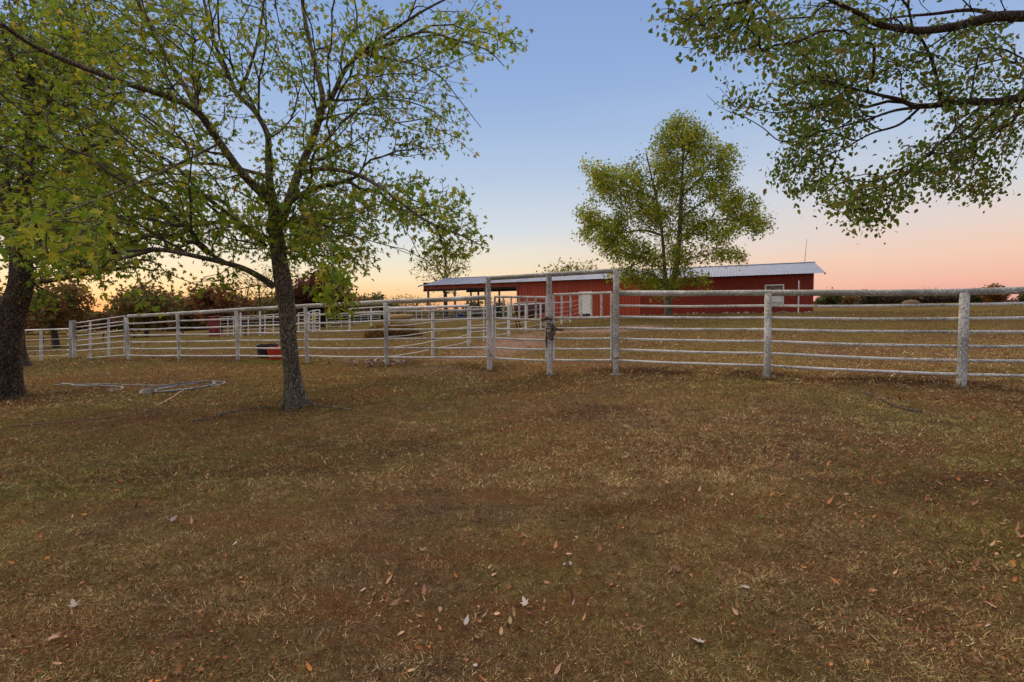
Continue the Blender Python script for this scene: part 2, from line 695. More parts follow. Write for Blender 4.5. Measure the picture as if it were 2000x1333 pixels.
def leaf_cols(pal, n, jit=.25):
    pal = np.array(pal)
    i = rng.integers(0, len(pal), n)
    j = rng.integers(0, len(pal), n)
    t = rng.random(n)[:, None]
    c = pal[i] * (1 - t) + pal[j] * t
    return np.clip(c * (1 + (rng.random((n, 1)) - .5) * 2 * jit), 0, 1)


def build_grass():
    Vs, Cs = [], []
    for n, d0, d1, h0, wd in ((740000, 1.2, 4.4, .017, .0019), (400000, 4.0, 8.0, .024, .0040),
                              (230000, 7.8, 15, .034, .009), (120000, 14.5, 40, .05, .022)):
        x, y = wedge_points(n, d0, d1, 1.25)
        cover = fnoise(x, y, .45, 3)
        tuft = fnoise(x, y, 4.5, 7)
        bare = np.exp(-(((x - 1.2) / 2.2) ** 2 + ((y - 2.2) / 1.3) ** 2)) * .25
        mk = masks(x, y)
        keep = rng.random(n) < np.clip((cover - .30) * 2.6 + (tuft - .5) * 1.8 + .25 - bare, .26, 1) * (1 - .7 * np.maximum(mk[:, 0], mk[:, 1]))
        x, y, cover = x[keep], y[keep], cover[keep]
        k = len(x)
        z = ghn(x, y) - .004
        th = rng.random(k) * 2 * math.pi
        h = h0 * (.35 + rng.random(k) ** 1.6 * 1.2)
        lean = h * (.5 + 1.7 * rng.random(k))
        la = rng.random(k) * 2 * math.pi
        w = wd * (.6 + .8 * rng.random(k)) * np.where(np.abs(x) > y * 1.12, 1.7, 1.0)
        a = np.stack([x - np.cos(th) * w, y - np.sin(th) * w, z], 1)
        b = np.stack([x + np.cos(th) * w, y + np.sin(th) * w, z], 1)
        c = np.stack([x + np.cos(la) * lean, y + np.sin(la) * lean, z + h * .8], 1)
        Vs.append(np.stack([a, b, c], 1).reshape(-1, 3))
        green = np.clip((fnoise(x, y, .38, 9) - .45) * 4, 0, 1) * .65 + .12
        green = np.maximum(green, 1.6 * np.exp(-(((x + 6.3) / 1.5) ** 2 + ((y - 13.2) / .7) ** 2)))
        dry = leaf_cols([(.36, .235, .075), (.24, .135, .045), (.56, .40, .18), (.12, .055, .022), (.30, .15, .045), (.16, .07, .03), (.10, .05, .025)], k, .45)
        grn = leaf_cols([(.14, .15, .02), (.22, .19, .028), (.30, .23, .035), (.08, .10, .018)], k, .3)
        t = (rng.random(k) < green)[:, None]
        cb = np.where(t, grn, dry)
        tone = .62 + .80 * fnoise(x, y, 7.0, 71) ** 1.3 * 1.25
        tone *= .70 + .62 * fnoise(x, y, .55, 81)
        cb = cb * tone[:, None] * 1.30
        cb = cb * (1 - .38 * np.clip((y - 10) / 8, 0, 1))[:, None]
        lum = cb.mean(1, keepdims=True)
        cb = np.clip((cb * .76 + lum * .24) * np.array([1.04, 1.07, .98]), 0, .8)
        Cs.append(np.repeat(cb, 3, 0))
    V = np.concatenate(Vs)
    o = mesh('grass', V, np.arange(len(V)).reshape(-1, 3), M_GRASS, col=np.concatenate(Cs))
    tag(o, 'short dry autumn grass covering the whole yard', kind='stuff')


build_grass()

# leaf templates: x across, y along, z up  (unit length)
MAPLE = np.array([(0, 0, 0), (.10, .10, .0), (.40, .02, -.05), (.20, .22, 0), (.50, .52, -.09), (.15, .42, .0), (.17, .66, 0), (0, 1.0, -.10),
                  (-.17, .66, 0), (-.15, .42, 0), (-.50, .52, -.09), (-.20, .22, 0), (-.40, .02, -.05), (-.10, .10, 0)], float)
MAPLE_F = [(0, 1, 3), (1, 2, 3), (0, 3, 5), (3, 4, 5), (0, 5, 6), (0, 6, 7), (0, 7, 8), (0, 8, 9), (0, 9, 11), (9, 10, 11), (0, 11, 13), (11, 12, 13)]
OVAL = np.array([(0, 0, 0), (.20, .25, .03), (.22, .52, .02), (.11, .80, -.02), (0, 1, -.06), (-.11, .80, -.02), (-.22, .52, .02), (-.20, .25, .03), (0, .5, -.03)], float)
OVAL_F = [(8, 0, 1), (8, 1, 2), (8, 2, 3), (8, 3, 4), (8, 4, 5), (8, 5, 6), (8, 6, 7), (8, 7, 0)]
SMALL = np.array([(0, 0, 0), (.3, .45, .05), (0, 1, -.05), (-.3, .45, .05)], float)
SMALL_F = [(0, 1, 2), (0, 2, 3)]
CLUMP = np.array([(0, 0, 0), (.45, .3, .1), (.15, .55, 0), (.3, 1, -.1), (-.1, .7, 0), (-.45, .8, .1), (-.3, .3, 0)], float)
CLUMP_F = [(0, 1, 2), (2, 3, 4), (0, 2, 4), (0, 4, 6), (4, 5, 6)]


def frames(n, u=None, spread=1.0, up=.9):
    """random leaf frames: u tip direction, nn normal biased upwards"""
    if u is None:
        u = rng.normal(size=(n, 3))
    u = u / np.linalg.norm(u, axis=1, keepdims=True)
    nn = rng.normal(size=(n, 3)) * spread + np.array([0, 0, up])
    nn -= u * np.sum(nn * u, 1, keepdims=True)
    nn /= np.linalg.norm(nn, axis=1, keepdims=True) + 1e-9
    v = np.cross(u, nn)
    return u, v, nn


def leaf_mesh_arrays(T, TF, P, S, u, v, nn, curl=None):
    k = len(P)
    T = np.broadcast_to(T[None], (k,) + T.shape).copy()
    if curl is not None:
        T[:, :, 2] += curl[:, None] * (T[:, :, 1] ** 2 + T[:, :, 0] ** 2 * 1.5)
    V = P[:, None] + S[:, None, None] * (T[..., 0:1] * v[:, None] + T[..., 1:2] * u[:, None] + T[..., 2:3] * nn[:, None])
    TF = np.array(TF)
    Fc = (TF[None] + (np.arange(k) * T.shape[1])[:, None, None]).reshape(-1, 3)
    return V.reshape(-1, 3), Fc, T.shape[1]


# fallen leaves
def build_litter():
    n = 24000
    x, y = wedge_points(n, 1.5, 16, 1.5)
    dens = fnoise(x, y, .6, 21) + .25 * np.exp(-((x - 3.0) / 1.8) ** 2 - ((y - 4.0) / 1.0) ** 2) - .12 * np.exp(-((x + .2) / 1.2) ** 2 - ((y - 2.4) / 1.2) ** 2) + .35 * np.exp(-((y - (11.2 - .42 * x)) / .8) ** 2)
    keep = rng.random(n) < np.clip((dens - .36) * 3, .16, 1)
    x, y = x[keep], y[keep]
    k = len(x)
    S = (.008 + .034 * rng.random(k) ** 2.6) * np.clip(.8 + y * .06, 1, 1.6)
    P = np.stack([x, y, ghn(x, y) + .002 + .010 * rng.random(k)], 1)
    u = rng.normal(size=(k, 3)) * np.array([1, 1, .22])
    u, v, nn = frames(k, u, .35, 1.0)
    c = .80 * leaf_cols([(.34, .13, .055), (.50, .20, .07), (.22, .085, .045), (.38, .22, .12), (.52, .33, .18), (.24, .12, .07)], k, .5)
    pale = rng.random(k) < .06
    c[pale] = leaf_cols([(.42, .36, .31), (.34, .30, .27), (.36, .33, .14)], int(pale.sum()), .15)
    V, Fc, m = leaf_mesh_arrays(OVAL * np.array([1.15, 1, 1]), OVAL_F, P, S, u, v, nn, curl=rng.random(k) * 2.2 - .3)
    n2 = 26000
    x, y = wedge_points(n2, 1.5, 7, 1.4)
    d2 = fnoise(x, y, .9, 33) + .15 * np.exp(-((x - 2.6) / 1.8) ** 2 - ((y - 3.8) / 1.4) ** 2) + .12 * np.exp(-((x + 1.6) / 1.0) ** 2 - ((y - 2.2) / .7) ** 2)
    kp = rng.random(n2) < np.clip((d2 - .40) * 3.4, .12, 1)
    x, y = x[kp], y[kp]
    k2 = len(x)
    P2 = np.stack([x, y, ghn(x, y) + .004 + .010 * rng.random(k2)], 1)
    u2, v2, nn2 = frames(k2, rng.normal(size=(k2, 3)) * np.array([1, 1, .4]), .7, .8)
    c2 = .72 * leaf_cols([(.30, .11, .045), (.44, .18, .065), (.20, .08, .04), (.34, .20, .11), (.12, .055, .03)], k2, .5)
    V2, F2, m2 = leaf_mesh_arrays(SMALL * np.array([.9, 1, 1.5]), SMALL_F, P2, .008 + .020 * rng.random(k2) ** 1.5, u2, v2, nn2)
    tag(mesh('leaf_crumbs', V2, F2, M_LITTER, col=np.repeat(c2, m2, 0)), 'small broken bits of brown leaf among the near turf', kind='stuff')
    o = mesh('leaf_litter', V, Fc, M_LITTER, col=np.repeat(c, m, 0))
    tag(o, 'brown and tan fallen leaves scattered over the turf', kind='stuff')


build_litter()


def build_weeds():
    P, S = [], []
    for q in FEET:
        n = 110 if q[2] < .4 else 340
        a = rng.random(n) * 2 * math.pi
        r = (.055 if q[2] < .4 else .17) + rng.random(n) ** 1.5 * q[2] * .7
        x, y = q[0] + np.cos(a) * r, q[1] + np.sin(a) * r
        P.append(np.stack([x, y, ghn(x, y) - .004], 1))
        S.append(.035 + .07 * rng.random(n) ** 2)
    P, S = np.concatenate(P), np.concatenate(S)
    k = len(P)
    u, v, nn = frames(k, rng.normal(size=(k, 3)) * .5 + np.array([0, 0, .9]))
    c = leaf_cols([(.30, .22, .08), (.20, .15, .05), (.14, .15, .03), (.40, .30, .14), (.12, .07, .03)], k, .4)
    V, Fc, m = leaf_mesh_arrays(SMALL * np.array([.16, 1, 1]), SMALL_F, P, S, u, v, nn)
    tag(mesh('weeds', V, Fc, M_GRASS, col=np.repeat(c, m, 0)), 'longer dry grass left standing round the posts and trunks', kind='stuff')


build_weeds()


def build_litter_far():
    n = 42000
    x, y = wedge_points(n, 4.5, 17, 1.0)
    dens = fnoise(x, y, .5, 61) + .3 * np.exp(-((y - (11.2 - .42 * x)) / 1.2) ** 2)
    keep = rng.random(n) < np.clip((dens - .36) * 3.2, .12, 1)
    x, y = x[keep], y[keep]
    k = len(x)
    S = (.012 + .030 * rng.random(k) ** 2)
    P = np.stack([x, y, ghn(x, y) + .010 + .018 * rng.random(k)], 1)
    u, v, nn = frames(k, rng.normal(size=(k, 3)) * np.array([1, 1, .5]), .6, .8)
    c = .85 * leaf_cols([(.34, .12, .04), (.46, .19, .06), (.22, .08, .035), (.36, .19, .08), (.12, .05, .025), (.30, .13, .05)], k, .45)
    V, Fc, m = leaf_mesh_arrays(SMALL * np.array([1.1, 1, 1]), SMALL_F, P, S, u, v, nn)
    tag(mesh('leaf_litter', V, Fc, M_LITTER, col=np.repeat(c, m, 0)), 'rusty leaf crumbs strewn over the turf towards the fence', kind='stuff')


build_litter_far()

SPECIAL = [  # px, py, size m, colour, maple?, label
    (892, 1137, .050, (.55, .17, .03), 0, 'bright orange fallen leaf standing on edge near the bottom middle'),
    (1027, 1187, .055, (.66, .58, .50), 1, 'pale cream curled maple leaf beside a small green tuft'),
    (614, 982, .060, (.62, .58, .34), 1, 'pale yellow green maple leaf lying flat left of centre'),
    (1376, 1272, .060, (.50, .44, .38), 1, 'grey tan maple leaf nearest the bottom edge'),
    (1465, 1163, .055, (.52, .47, .43), 1, 'silvery grey maple leaf low in the right part'),
    (1845, 1197, .055, (.60, .46, .06), 1, 'yellow maple leaf near the bottom right corner'),
    (1947, 1197, .050, (.55, .34, .22), 1, 'pinkish tan fallen leaf close to the right edge'),
    (145, 1187, .060, (.48, .38, .30), 1, 'greyish curled maple leaf near the bottom left corner'),
    (95, 1248, .065, (.44, .28, .17), 1, 'light brown maple leaf at the lower left corner'),
    (457, 1063, .055, (.55, .49, .44), 1, 'small pale grey leaf standing up in the lower left part'),
    (332, 1019, .060, (.40, .34, .30), 1, 'dull grey brown leaf in the left foreground'),
    (205, 880, .055, (.42, .39, .36), 1, 'grey leaf lying in the dark band below the hose'),
    (1160, 1098, .040, (.36, .46, .16), 0, 'fresh green oval leaf on the right middle turf'),
    (1490, 1020, .050, (.46, .52, .14), 1, 'yellow green maple leaf on the turf in the right part'),
    (1330, 1120, .075, (.26, .14, .09), 1, 'large dark brown crumpled leaf right of the cream one'),
    (1104, 1088, .045, (.58, .36, .27), 0, 'pale pink oval leaf on the middle turf'),
    (908, 1232, .060, (.50, .46, .42), 0, 'narrow grey dry leaf pointing at the bottom edge'),
    (828, 1168, .055, (.42, .22, .13), 0, 'rust brown folded leaf left of the orange one'),
    (715, 1153, .045, (.62, .50, .42), 0, 'cream and pink leaf pair member low in the left middle'),
    (170, 1003, .050, (.60, .33, .08), 0, 'ochre leaf lying flat near the left edge'),
    (1315, 963, .050, (.40, .44, .22), 0, 'thin green leaf on the mid turf right of centre'),
    (1640, 1155, .055, (.50, .20, .07), 0, 'orange brown leaf on the right foreground turf'),
]
for px, py, sz, c, mp, lab in SPECIAL:
    p = G(px, py)
    p[2] = ghn(p[:1], p[1:2])[0] + .018
    T, TF = (MAPLE, MAPLE_F) if mp else (OVAL, OVAL_F)
    u, v, nn = frames(1, rng.normal(size=(1, 3)) * np.array([1, 1, .25]), .3, 1)
    V, Fc, m = leaf_mesh_arrays(T, TF, p[None], np.array([sz * .95]), u, v, nn, curl=np.array([.45]))
    V = V - np.array([0, 0, min(0, V[:, 2].min() - p[2] + .008)])
    cc = np.array(c) * .78 * (1 + .3 * (rng.random((len(V), 1)) - .5))
    o = mesh('fallen_leaf', V, Fc, M_LITTER, col=cc, origin=p)
    tag(o, lab, 'leaf', 'fallen leaves that stand out on the turf')

# ------------------------------------------------------------------ pipe fences and gates


def post(px_top, y_top, px, y_base, d, r, parent, mat=M_PIPE_POST, name='post'):
    b = W(px, y_base, d)
    t = W(px_top, y_top, d)
    t[0], t[1] = b[0] + (t[0] - b[0]) * .3, b[1] + (t[1] - b[1]) * .3
    zb = gh(b[0], b[1])[0]
    b[2] = zb - .25
    mb = MB().tube([b, (b + t) / 2, t - UZ * .01, t], [r, r, r, r * .82], 16)
    return mb.build(name, mat, parent, smooth=True)


def run_fence(rows, name, label, top_r=.052, rail_r=.024):
    base = W(rows[1][0], rows[1][3], rows[1][1])
    base[2] = gh(base[0], base[1])[0]
    t = thing(name, label, 'fence', base)
    for px, d, w, yb, ys in rows:
        post(px, ys[0] + 2, px, yb, d, w / 2, t)
    for a, b in zip(rows[:-1], rows[1:]):
        for k in range(7):
            p, q = W(a[0], a[4][k], a[1]), W(b[0], b[4][k], b[1])
            if k == 0:
                e = (q - p) / np.linalg.norm(q - p)
                pipe(p - e * .002, q + e * .002, top_r, 'top_rail', M_PIPE_TOP, t, 16, .006)
            else:
                pipe(p, q, rail_r, 'rail', M_PIPE, t, 10, .012)
    return t


run_fence(FENCE, 'pipe_fence', 'white lichen speckled steel pipe fence running from the double gate out to the right')
fl = run_fence(FENCE_L, 'pipe_fence', 'white steel pipe fence running behind the maple trunk from the double gate to the left')

# gateway: two tall posts, middle post, beam
gp = W(1075, 731, 10.05)
gw = thing('gateway', 'tall white pipe gateway with a crossbeam over the two gates', 'gateway', gp)


def vpipe(px, y0, y1, d, r, name, mat, parent, lean=0, sides=16):
    b, t = W(px, y1, d), W(px + lean, y0, d)
    t[0], t[1] = b[0] + (t[0] - b[0]) * .25, b[1]
    return MB().tube([b, (b + t) / 2, t], r, sides).build(name, mat, parent, smooth=True)


pl0 = vpipe(956, 543, 724, 10.62, .054, 'post', M_PIPE_POST, gw)
pc0 = vpipe(1073.5, 536, 735, 10.05, .054, 'post', M_PIPE_POST, gw)
pr0 = vpipe(1203, 528, 734, 9.40, .056, 'post', M_PIPE_POST, gw)
pipe(W(950.5, 544.5, 10.64), W(1208.5, 528.5, 9.38), .046, 'crossbeam', M_PIPE_TOP, gw, 16, 0)
M_CONC = simple('concrete', (.20, .16, .13), .95, var=.3, scale=15)
for px, py, d in ((1075, 733, 10.03), (1203, 732, 9.38)):
    c = W(px, py, d)
    z = gh(c[0], c[1])[0]
    pts = [np.array([c[0], c[1], z + h]) for h in (-.05, -.004, .010, .014)]
    MB().tube(pts, [.13, .12, .09, .02], 14).build('footing', M_CONC, gw, smooth=True)
M_RUST = simple('rusty_steel', (.19, .075, .035), .85, var=.45, scale=40)
for px, y, d in ((956, 583, 10.6), (957, 694, 10.6), (1203, 577, 9.37), (1203, 699, 9.37)):
    c = W(px, y, d)
    MB().tube([c - UZ * .011, c + UZ * .011], .0575, 16).build('strap', M_RUST, gw, smooth=True)


def gate(label, xl, xr, dl, dr, tops, bars, y_top_stile, name='gate'):
    """tops: list of (y at left, y at right) for rails, first is the top rail; bars: px of short uprights"""
    base = W((xl + xr) / 2, 715, (dl + dr) / 2)
    t = thing(name, label, 'gate', base)
    yb = tops[-1]
    at = lambda px: dl + (dr - dl) * (px - xl) / (xr - xl)
    for px, k in ((xl, 0), (xr, 1)):
        b, a = W(px, tops[-1][k] + 1, at(px)), W(px, tops[0][k], at(px))
        MB().tube([b, a], .026, 12).build('stile', M_PIPE, t, smooth=True)
    for i, (a, b) in enumerate(tops):
        pipe(W(xl, a, dl), W(xr, b, dr), .026 if i in (0, 1) else .023, 'rail', M_PIPE, t, 10, .006 * (i > 0))
    for px in bars:
        f = (px - xl) / (xr - xl)
        ya = tops[0][0] + (tops[0][1] - tops[0][0]) * f
        ybb = tops[1][0] + (tops[1][1] - tops[1][0]) * f
        MB().tube([W(px, ybb, at(px)), W(px, ya, at(px))], .021, 10).build('upright', M_PIPE, t, smooth=True)
    return t


gate('narrow white pipe gate left of the rope tied middle post', 966.5, 1067, 10.62, 10.25,
     [(580, 581.5), (622, 626), (642.5, 644.5), (661, 665), (680, 683.5), (700, 705)], (983, 998.6, 1014, 1029.5, 1046.5), 578)
gate('white pipe gate right of the rope tied middle post with short uprights on top', 1081, 1194.5, 10.0, 9.45,
     [(576, 572), (621.5, 620), (641.5, 641), (662, 661.5), (682, 682), (703.6, 704)], (1097, 1114.5, 1135, 1155, 1174.5), 574)

# rope wrap on the middle post
M_ROPE = Mat('weathered_rope')
rp = M_ROPE.wpos()
rv = M_ROPE.noise(rp, 55, 5, .7)
M_ROPE.col(M_ROPE.ramp(rv, [(.32, (.035, .020, .012, 1)), (.6, (.17, .12, .085, 1)), (.75, (.30, .25, .20, 1))])).rough(.95)
M_ROPE.bump(rv, .9, .02)
M_ROPE = M_ROPE.m
rc = W(1074, 650, 10.0)
rw = thing('rope_tie', 'brown frayed rope and cloth knotted round the middle gate post', 'rope', rc)
pts, rad = [], []
for i in range(80):
    a = i * .62
    y = -.17 + .36 * i / 80
    r0 = .066 + .014 * math.sin(i * .9)
    pts.append(rc + np.array([math.cos(a) * r0, math.sin(a) * r0, y]))
    rad.append(.014 + .006 * math.sin(i * 1.7))
MB().tube(pts, rad, 7).build('wrap', M_ROPE, rw, smooth=True)
p0 = rc + np.array([0.05, -.06, .16])
MB().tube([rc + np.array([.05, -.07, .18]), rc + np.array([.10, -.09, .10]), rc + np.array([.085, -.10, -.02]), rc + np.array([.04, -.09, -.09]),
           rc + np.array([-.02, -.08, -.06])], [.02, .022, .018, .02, .012], 8).build('loop', M_ROPE, rw, smooth=True)
MB().tube([rc + np.array([.06, -.07, .06]), rc + np.array([.14, -.03, .075]), rc + np.array([.22, -.04, .06]), rc + np.array([.27, -.02, .03])],
          [.03, .036, .03, .012], 8).build('knot', M_ROPE, rw, smooth=True)
MB().tube([rc + np.array([-.07, -.04, .02]), rc + np.array([-.085, -.05, -.15]), rc + np.array([-.07, -.05, -.30])], [.014, .020, .01], 8).build('tail', M_ROPE, rw, smooth=True)
MB().tube([rc + np.array([-.17, .0, .26]), rc + np.array([-.06, -.04, .30]), rc + np.array([.05, -.05, .27])], [.03, .04, .028], 8).build('latch_rag', M_ROPE, rw, smooth=True)

# far left gate, between post 251 and the end post
eg = thing('gate', 'low white tube gate at the far left end of the fence', 'gate', W(190, 702, 17.2))
for px, d, y0, y1 in ((243, 16.2, 620, 694), (212, 16.8, 624, 697), (176, 17.6, 629, 701)):
    MB().tube([W(px, y1, d), W(px, y0, d)], .035 if px < 240 else .022, 10).build('upright', M_PIPE, eg, smooth=True)
for a, b in ((632, 617.5), (640, 628), (648, 633.5), (657, 645), (666, 656), (676, 667), (686, 679), (702, 694)):
    pipe(W(145, a, 18.1), W(245, b, 16.2), .02, 'rail', M_PIPE, eg, 8, 0)
ep = thing('fence_post', 'pair of thick end posts at the far left gate', 'post', W(141, 700, 18.2))
for px, d, r in ((137.5, 18.3, .042), (144.5, 18.0, .055)):
    MB().tube([W(px, 701, d) - UZ * .1, W(px, 626, d)], r, 12).build('post', M_PIPE_POST, ep, smooth=True)
for y in (643, 653, 662, 673, 684, 692):
    pipe(W(131, y, 18.4), W(138, y + .5, 18.3), .016, 'rail_stub', M_PIPE, ep, 8, 0, 1)
lf = thing('wire_fence', 'thin wire fence with a pipe top rail left of the end posts', 'fence', W(80, 706, 20.5))
pipe(W(-60, 649, 22), W(134, 643, 18.4), .03, 'top_rail', M_PIPE, lf, 8)
for px, y, d in ((80, 706, 20.5), (-30, 708, 22)):
    MB().tube([W(px, y, d) - UZ * .1, W(px, 646, d)], .05, 10).build('post', M_PIPE_POST, lf, smooth=True)
for a, b in ((668, 662), (680, 675), (690, 683), (700, 694)):
    pipe(W(-60, a, 22), W(134, b, 18.4), .008, 'wire', M_PIPE, lf, 5)

# diagonal fence going back from post 755
df = thing('cable_fence', 'white posts with a thick top rail and slack cables going back from the pipe fence', 'fence', W(845, 694, 14.4))
DP = [(758, 11.5, 712, 603.5), (845, 14.4, 694, 600.5), (915, 18.0, 678, 597.5)]
for i, (px, d, yb, yt) in enumerate(DP[1:]):
    MB().tube([W(px, yb, d) - UZ * .1, W(px, yt - (3 if i else -2), d)], .045, 10).build('post', M_PIPE, df, smooth=True)
for a, b in zip(DP[:-1], DP[1:]):
    pipe(W(a[0], a[3], a[1]), W(b[0], b[3], b[1]), .045, 'top_rail', M_PIPE, df, 10)
    for k in (.30, .50, .70, .86):
        ya, yb2 = a[3] + (a[2] - a[3]) * k, b[3] + (b[2] - b[3]) * k
        pipe(W(a[0], ya, a[1]), W(b[0], yb2, b[1]), .010, 'cable', M_PIPE_CLEAN, df, 6, .03)

yf = thing('cable_fence', 'white post and cable yard fence reaching the red wall beside the white door', 'fence', W(1056, 642, 27))
YP = [(994, 21.5, 656, 597), (1027, 24, 650, 595), (1056, 27, 642, 593), (1097, 30.5, 635, 591.5), (1114, 33, 631, 590), (1147, 41.3, 619, 583)]
for px, d, yb, yt in YP[:-1]:
    MB().tube([W(px, yb, d) - UZ * .1, W(px, yt, d)], .052, 8).build('post', M_PIPE_CLEAN, yf, smooth=True)
for a, b in zip(YP[:-1], YP[1:]):
    pipe(W(a[0], a[3], a[1]), W(b[0], b[3], b[1]), .030 if b[0] != 1147 else .012, 'top_rail', M_PIPE_CLEAN, yf, 8)
    for k in (.22, .42, .62, .82):
        pipe(W(a[0], a[3] + (a[2] - a[3]) * k, a[1]), W(b[0], b[3] + (b[2] - b[3]) * k, b[1]), .009, 'cable', M_PIPE_CLEAN, yf, 5)


def panel(label, pts, nrails, r=.02, extra=(), name='corral_panel', pr=.03, group='white corral panels in the back yard', lo=.9):
    """pts: (px, depth, y base, y top) of uprights"""
    a = pts[0]
    t = thing(name, label, 'corral panel', W(a[0], a[2], a[1]), group)
    for px, d, yb, yt in pts:
        MB().tube([W(px, yb, d) - UZ * .05, W(px, yt, d)], pr, 8).build('upright', M_PIPE_CLEAN, t, smooth=True)
    for a, b in zip(pts[:-1], pts[1:]):
        for i in range(nrails):
            k = i / (nrails - 1) * lo
            pipe(W(a[0], a[3] + (a[2] - a[3]) * k, a[1]), W(b[0], b[3] + (b[2] - b[3]) * k, b[1]), r * (1.3 if i == 0 else 1),
                 'rail', M_PIPE_CLEAN, t, 6, 0, 2)
    return t


panel('white tube gate with bent top standing by the mid yard post', [(919, 19, 668, 600), (945, 19.8, 665, 599.5), (962, 20.4, 663, 599.2), (992, 21.2, 657, 598.5)], 6, .016, pr=.022)
panel('white panel pen beyond the shed posts with a blue tub', [(847, 50, 633, 609), (866, 50, 633, 609), (892, 50, 633, 608.5), (917, 50, 633, 608.3), (941, 50, 633, 608)], 5, .028, pr=.035)
panel('row of white corral panels left of the shed posts', [(770, 42, 640, 603), (790, 42, 640, 602.5), (813, 42, 639, 602.2), (824, 42, 639, 602), (838, 44, 638, 603), (845, 44, 637, 603)], 6, .018, pr=.03)
panel('tall framed white pen left of the dirt mound', [(683, 34, 645, 603.5), (725, 34, 638, 601), (760, 34, 641, 599)], 2, .035, lo=.35, pr=.06)
panel('small white panels inside the tall framed pen', [(691, 44, 635, 609.5), (705, 44, 635, 609.3), (719, 44, 634, 608.8), (742, 44, 634, 608)], 6, .018)
panel('low white panels between the chute and the tall pen', [(638, 38, 641, 613), (667, 38, 640, 612), (683, 38, 640, 611.5)], 6, .018, pr=.035)
panel('dense white loading chute panels right of the maple trunk', [(604, 36, 648, 609), (611, 36, 648, 607), (615, 37, 648, 606.5), (624.5, 36, 648, 606)], 8, .026, pr=.045)
panel('white panels with heavy top rail just right of the trunk', [(583, 37, 647, 611.5), (602, 37, 648, 610)], 6, .022, pr=.05)
panel('white panels with tall posts just left of the trunk', [(470, 38, 655, 618), (485, 38.2, 654, 617.5), (507.5, 38.4, 653, 617), (517.5, 38.2, 653, 616), (534, 37.8, 655, 614.5), (550, 37.5, 655, 613)], 6, .018, pr=.045)
panel('leftmost white pen panels beside the red chute', [(430, 40, 657, 620), (445, 40, 656, 619), (456, 40, 655, 618.5), (470, 40, 655, 618)], 6, .018, pr=.035)

tp = thing('frame_post', 'two tall white posts standing among the panels left of the trunk', 'post', W(490, 654, 38))
for px, yt in ((470, 611), (508, 608)):
    MB().tube([W(px, 655, 37.8) - UZ * .1, W(px, yt, 37.8)], .065, 10).build('post', M_PIPE_CLEAN, tp, smooth=True)

M_REDST = simple('red_painted_steel', (.22, .035, .03), .6, var=.35, scale=10)
ch = thing('squeeze_chute', 'dark red steel cattle chute standing behind the fence', 'chute', W(418, 660, 40))
for px, r in ((410.5, .05), (412.5, .04), (414.5, .05), (420.5, .05), (423, .035), (426, .045)):
    MB().tube([W(px, 659, 40), W(px + .3, 622, 40)], r * 1.5, 6).build('side_bar', M_REDST, ch, smooth=True)
for y in (626, 637, 650):
    pipe(W(409, y, 40), W(416, y - .3, 40), .05, 'cross_bar', M_REDST, ch, 6)
    pipe(W(419, y, 40), W(429, y - .3, 40.6), .05, 'cross_bar', M_REDST, ch, 6)
for px in (409, 418, 429):
    MB().tube([W(px, 662, 39.4), W(px, 619, 39.4)], .04, 8).build('upright', M_REDST, ch, smooth=True)
pipe(W(407, 619.5, 39.4), W(430, 618.5, 39.4), .04, 'top_bar', M_REDST, ch, 8)

M_BLUE = simple('blue_plastic', (.02, .06, .35), .4, var=.1)
b0 = W(900, 616, 50.6)
bt = MB()
bt.tube([b0 - UZ * .26, b0 + UZ * .2, b0 + UZ * .22, b0 + UZ * .21, b0 - UZ * .2], [.24, .30, .31, .27, .22], 18)
tag(bt.build('tub', M_BLUE, origin=b0, smooth=True), 'small blue tub among the panels beyond the shed', 'tub')


# tubs behind the fence
def tub(name, px, py, d, r_bot, r_top, h, mat, label, notch=False):
    c = W(px, py, d)
    c[2] = gh(c[0], c[1])[0]
    t = thing(name, label, 'tub', c)
    prof = [(0.0, 0.0), (r_bot, 0.0), (r_bot + (r_top - r_bot) * .5, h * .5), (r_top * .985, h * .93), (r_top * 1.05, h * .95), (r_top * 1.05, h),
            (r_top * .97, h), (r_top * .95, h * .93), (r_bot * .93, .03), (0, .03)]
    n = 36
    V, Fc = [], []
    for r, z in prof:
        for k in range(n):
            a = 2 * math.pi * k / n
            V.append(c + np.array([r * math.cos(a), r * math.sin(a), z]))
    for i in range(len(prof) - 1):
        for k in range(n):
            Fc.append((i * n + k, i * n + (k + 1) % n, (i + 1) * n + (k + 1) % n, (i + 1) * n + k))
    MB().add(V, Fc).build('shell', mat, t, smooth=True)
    for sgn in (-1, 1):
        pts = []
        for k in range(9):
            a = math.pi * k / 8
            pts.append(c + np.array([sgn * .085 * 0 + .09 * math.cos(a), sgn * (r_top + .012), h - .02 + .055 * math.sin(a)]))
        MB().tube(pts, .011, 7).build('handle', mat, t, smooth=True)
    return t


M_BLACK = simple('black_rubber', (.018, .018, .02), .6, var=.3)
M_ORANGE = simple('red_plastic', (.62, .045, .02), .42, var=.12, spec=.5)
tub('tub', 524, 704, 14.6, .27, .31, .38, M_BLACK, 'large black rubber tub behind the fence next to the maple trunk')
tub('tub', 539, 705, 13.95, .165, .235, .33, M_ORANGE, 'bright red plastic tub with handles in front of the black one')

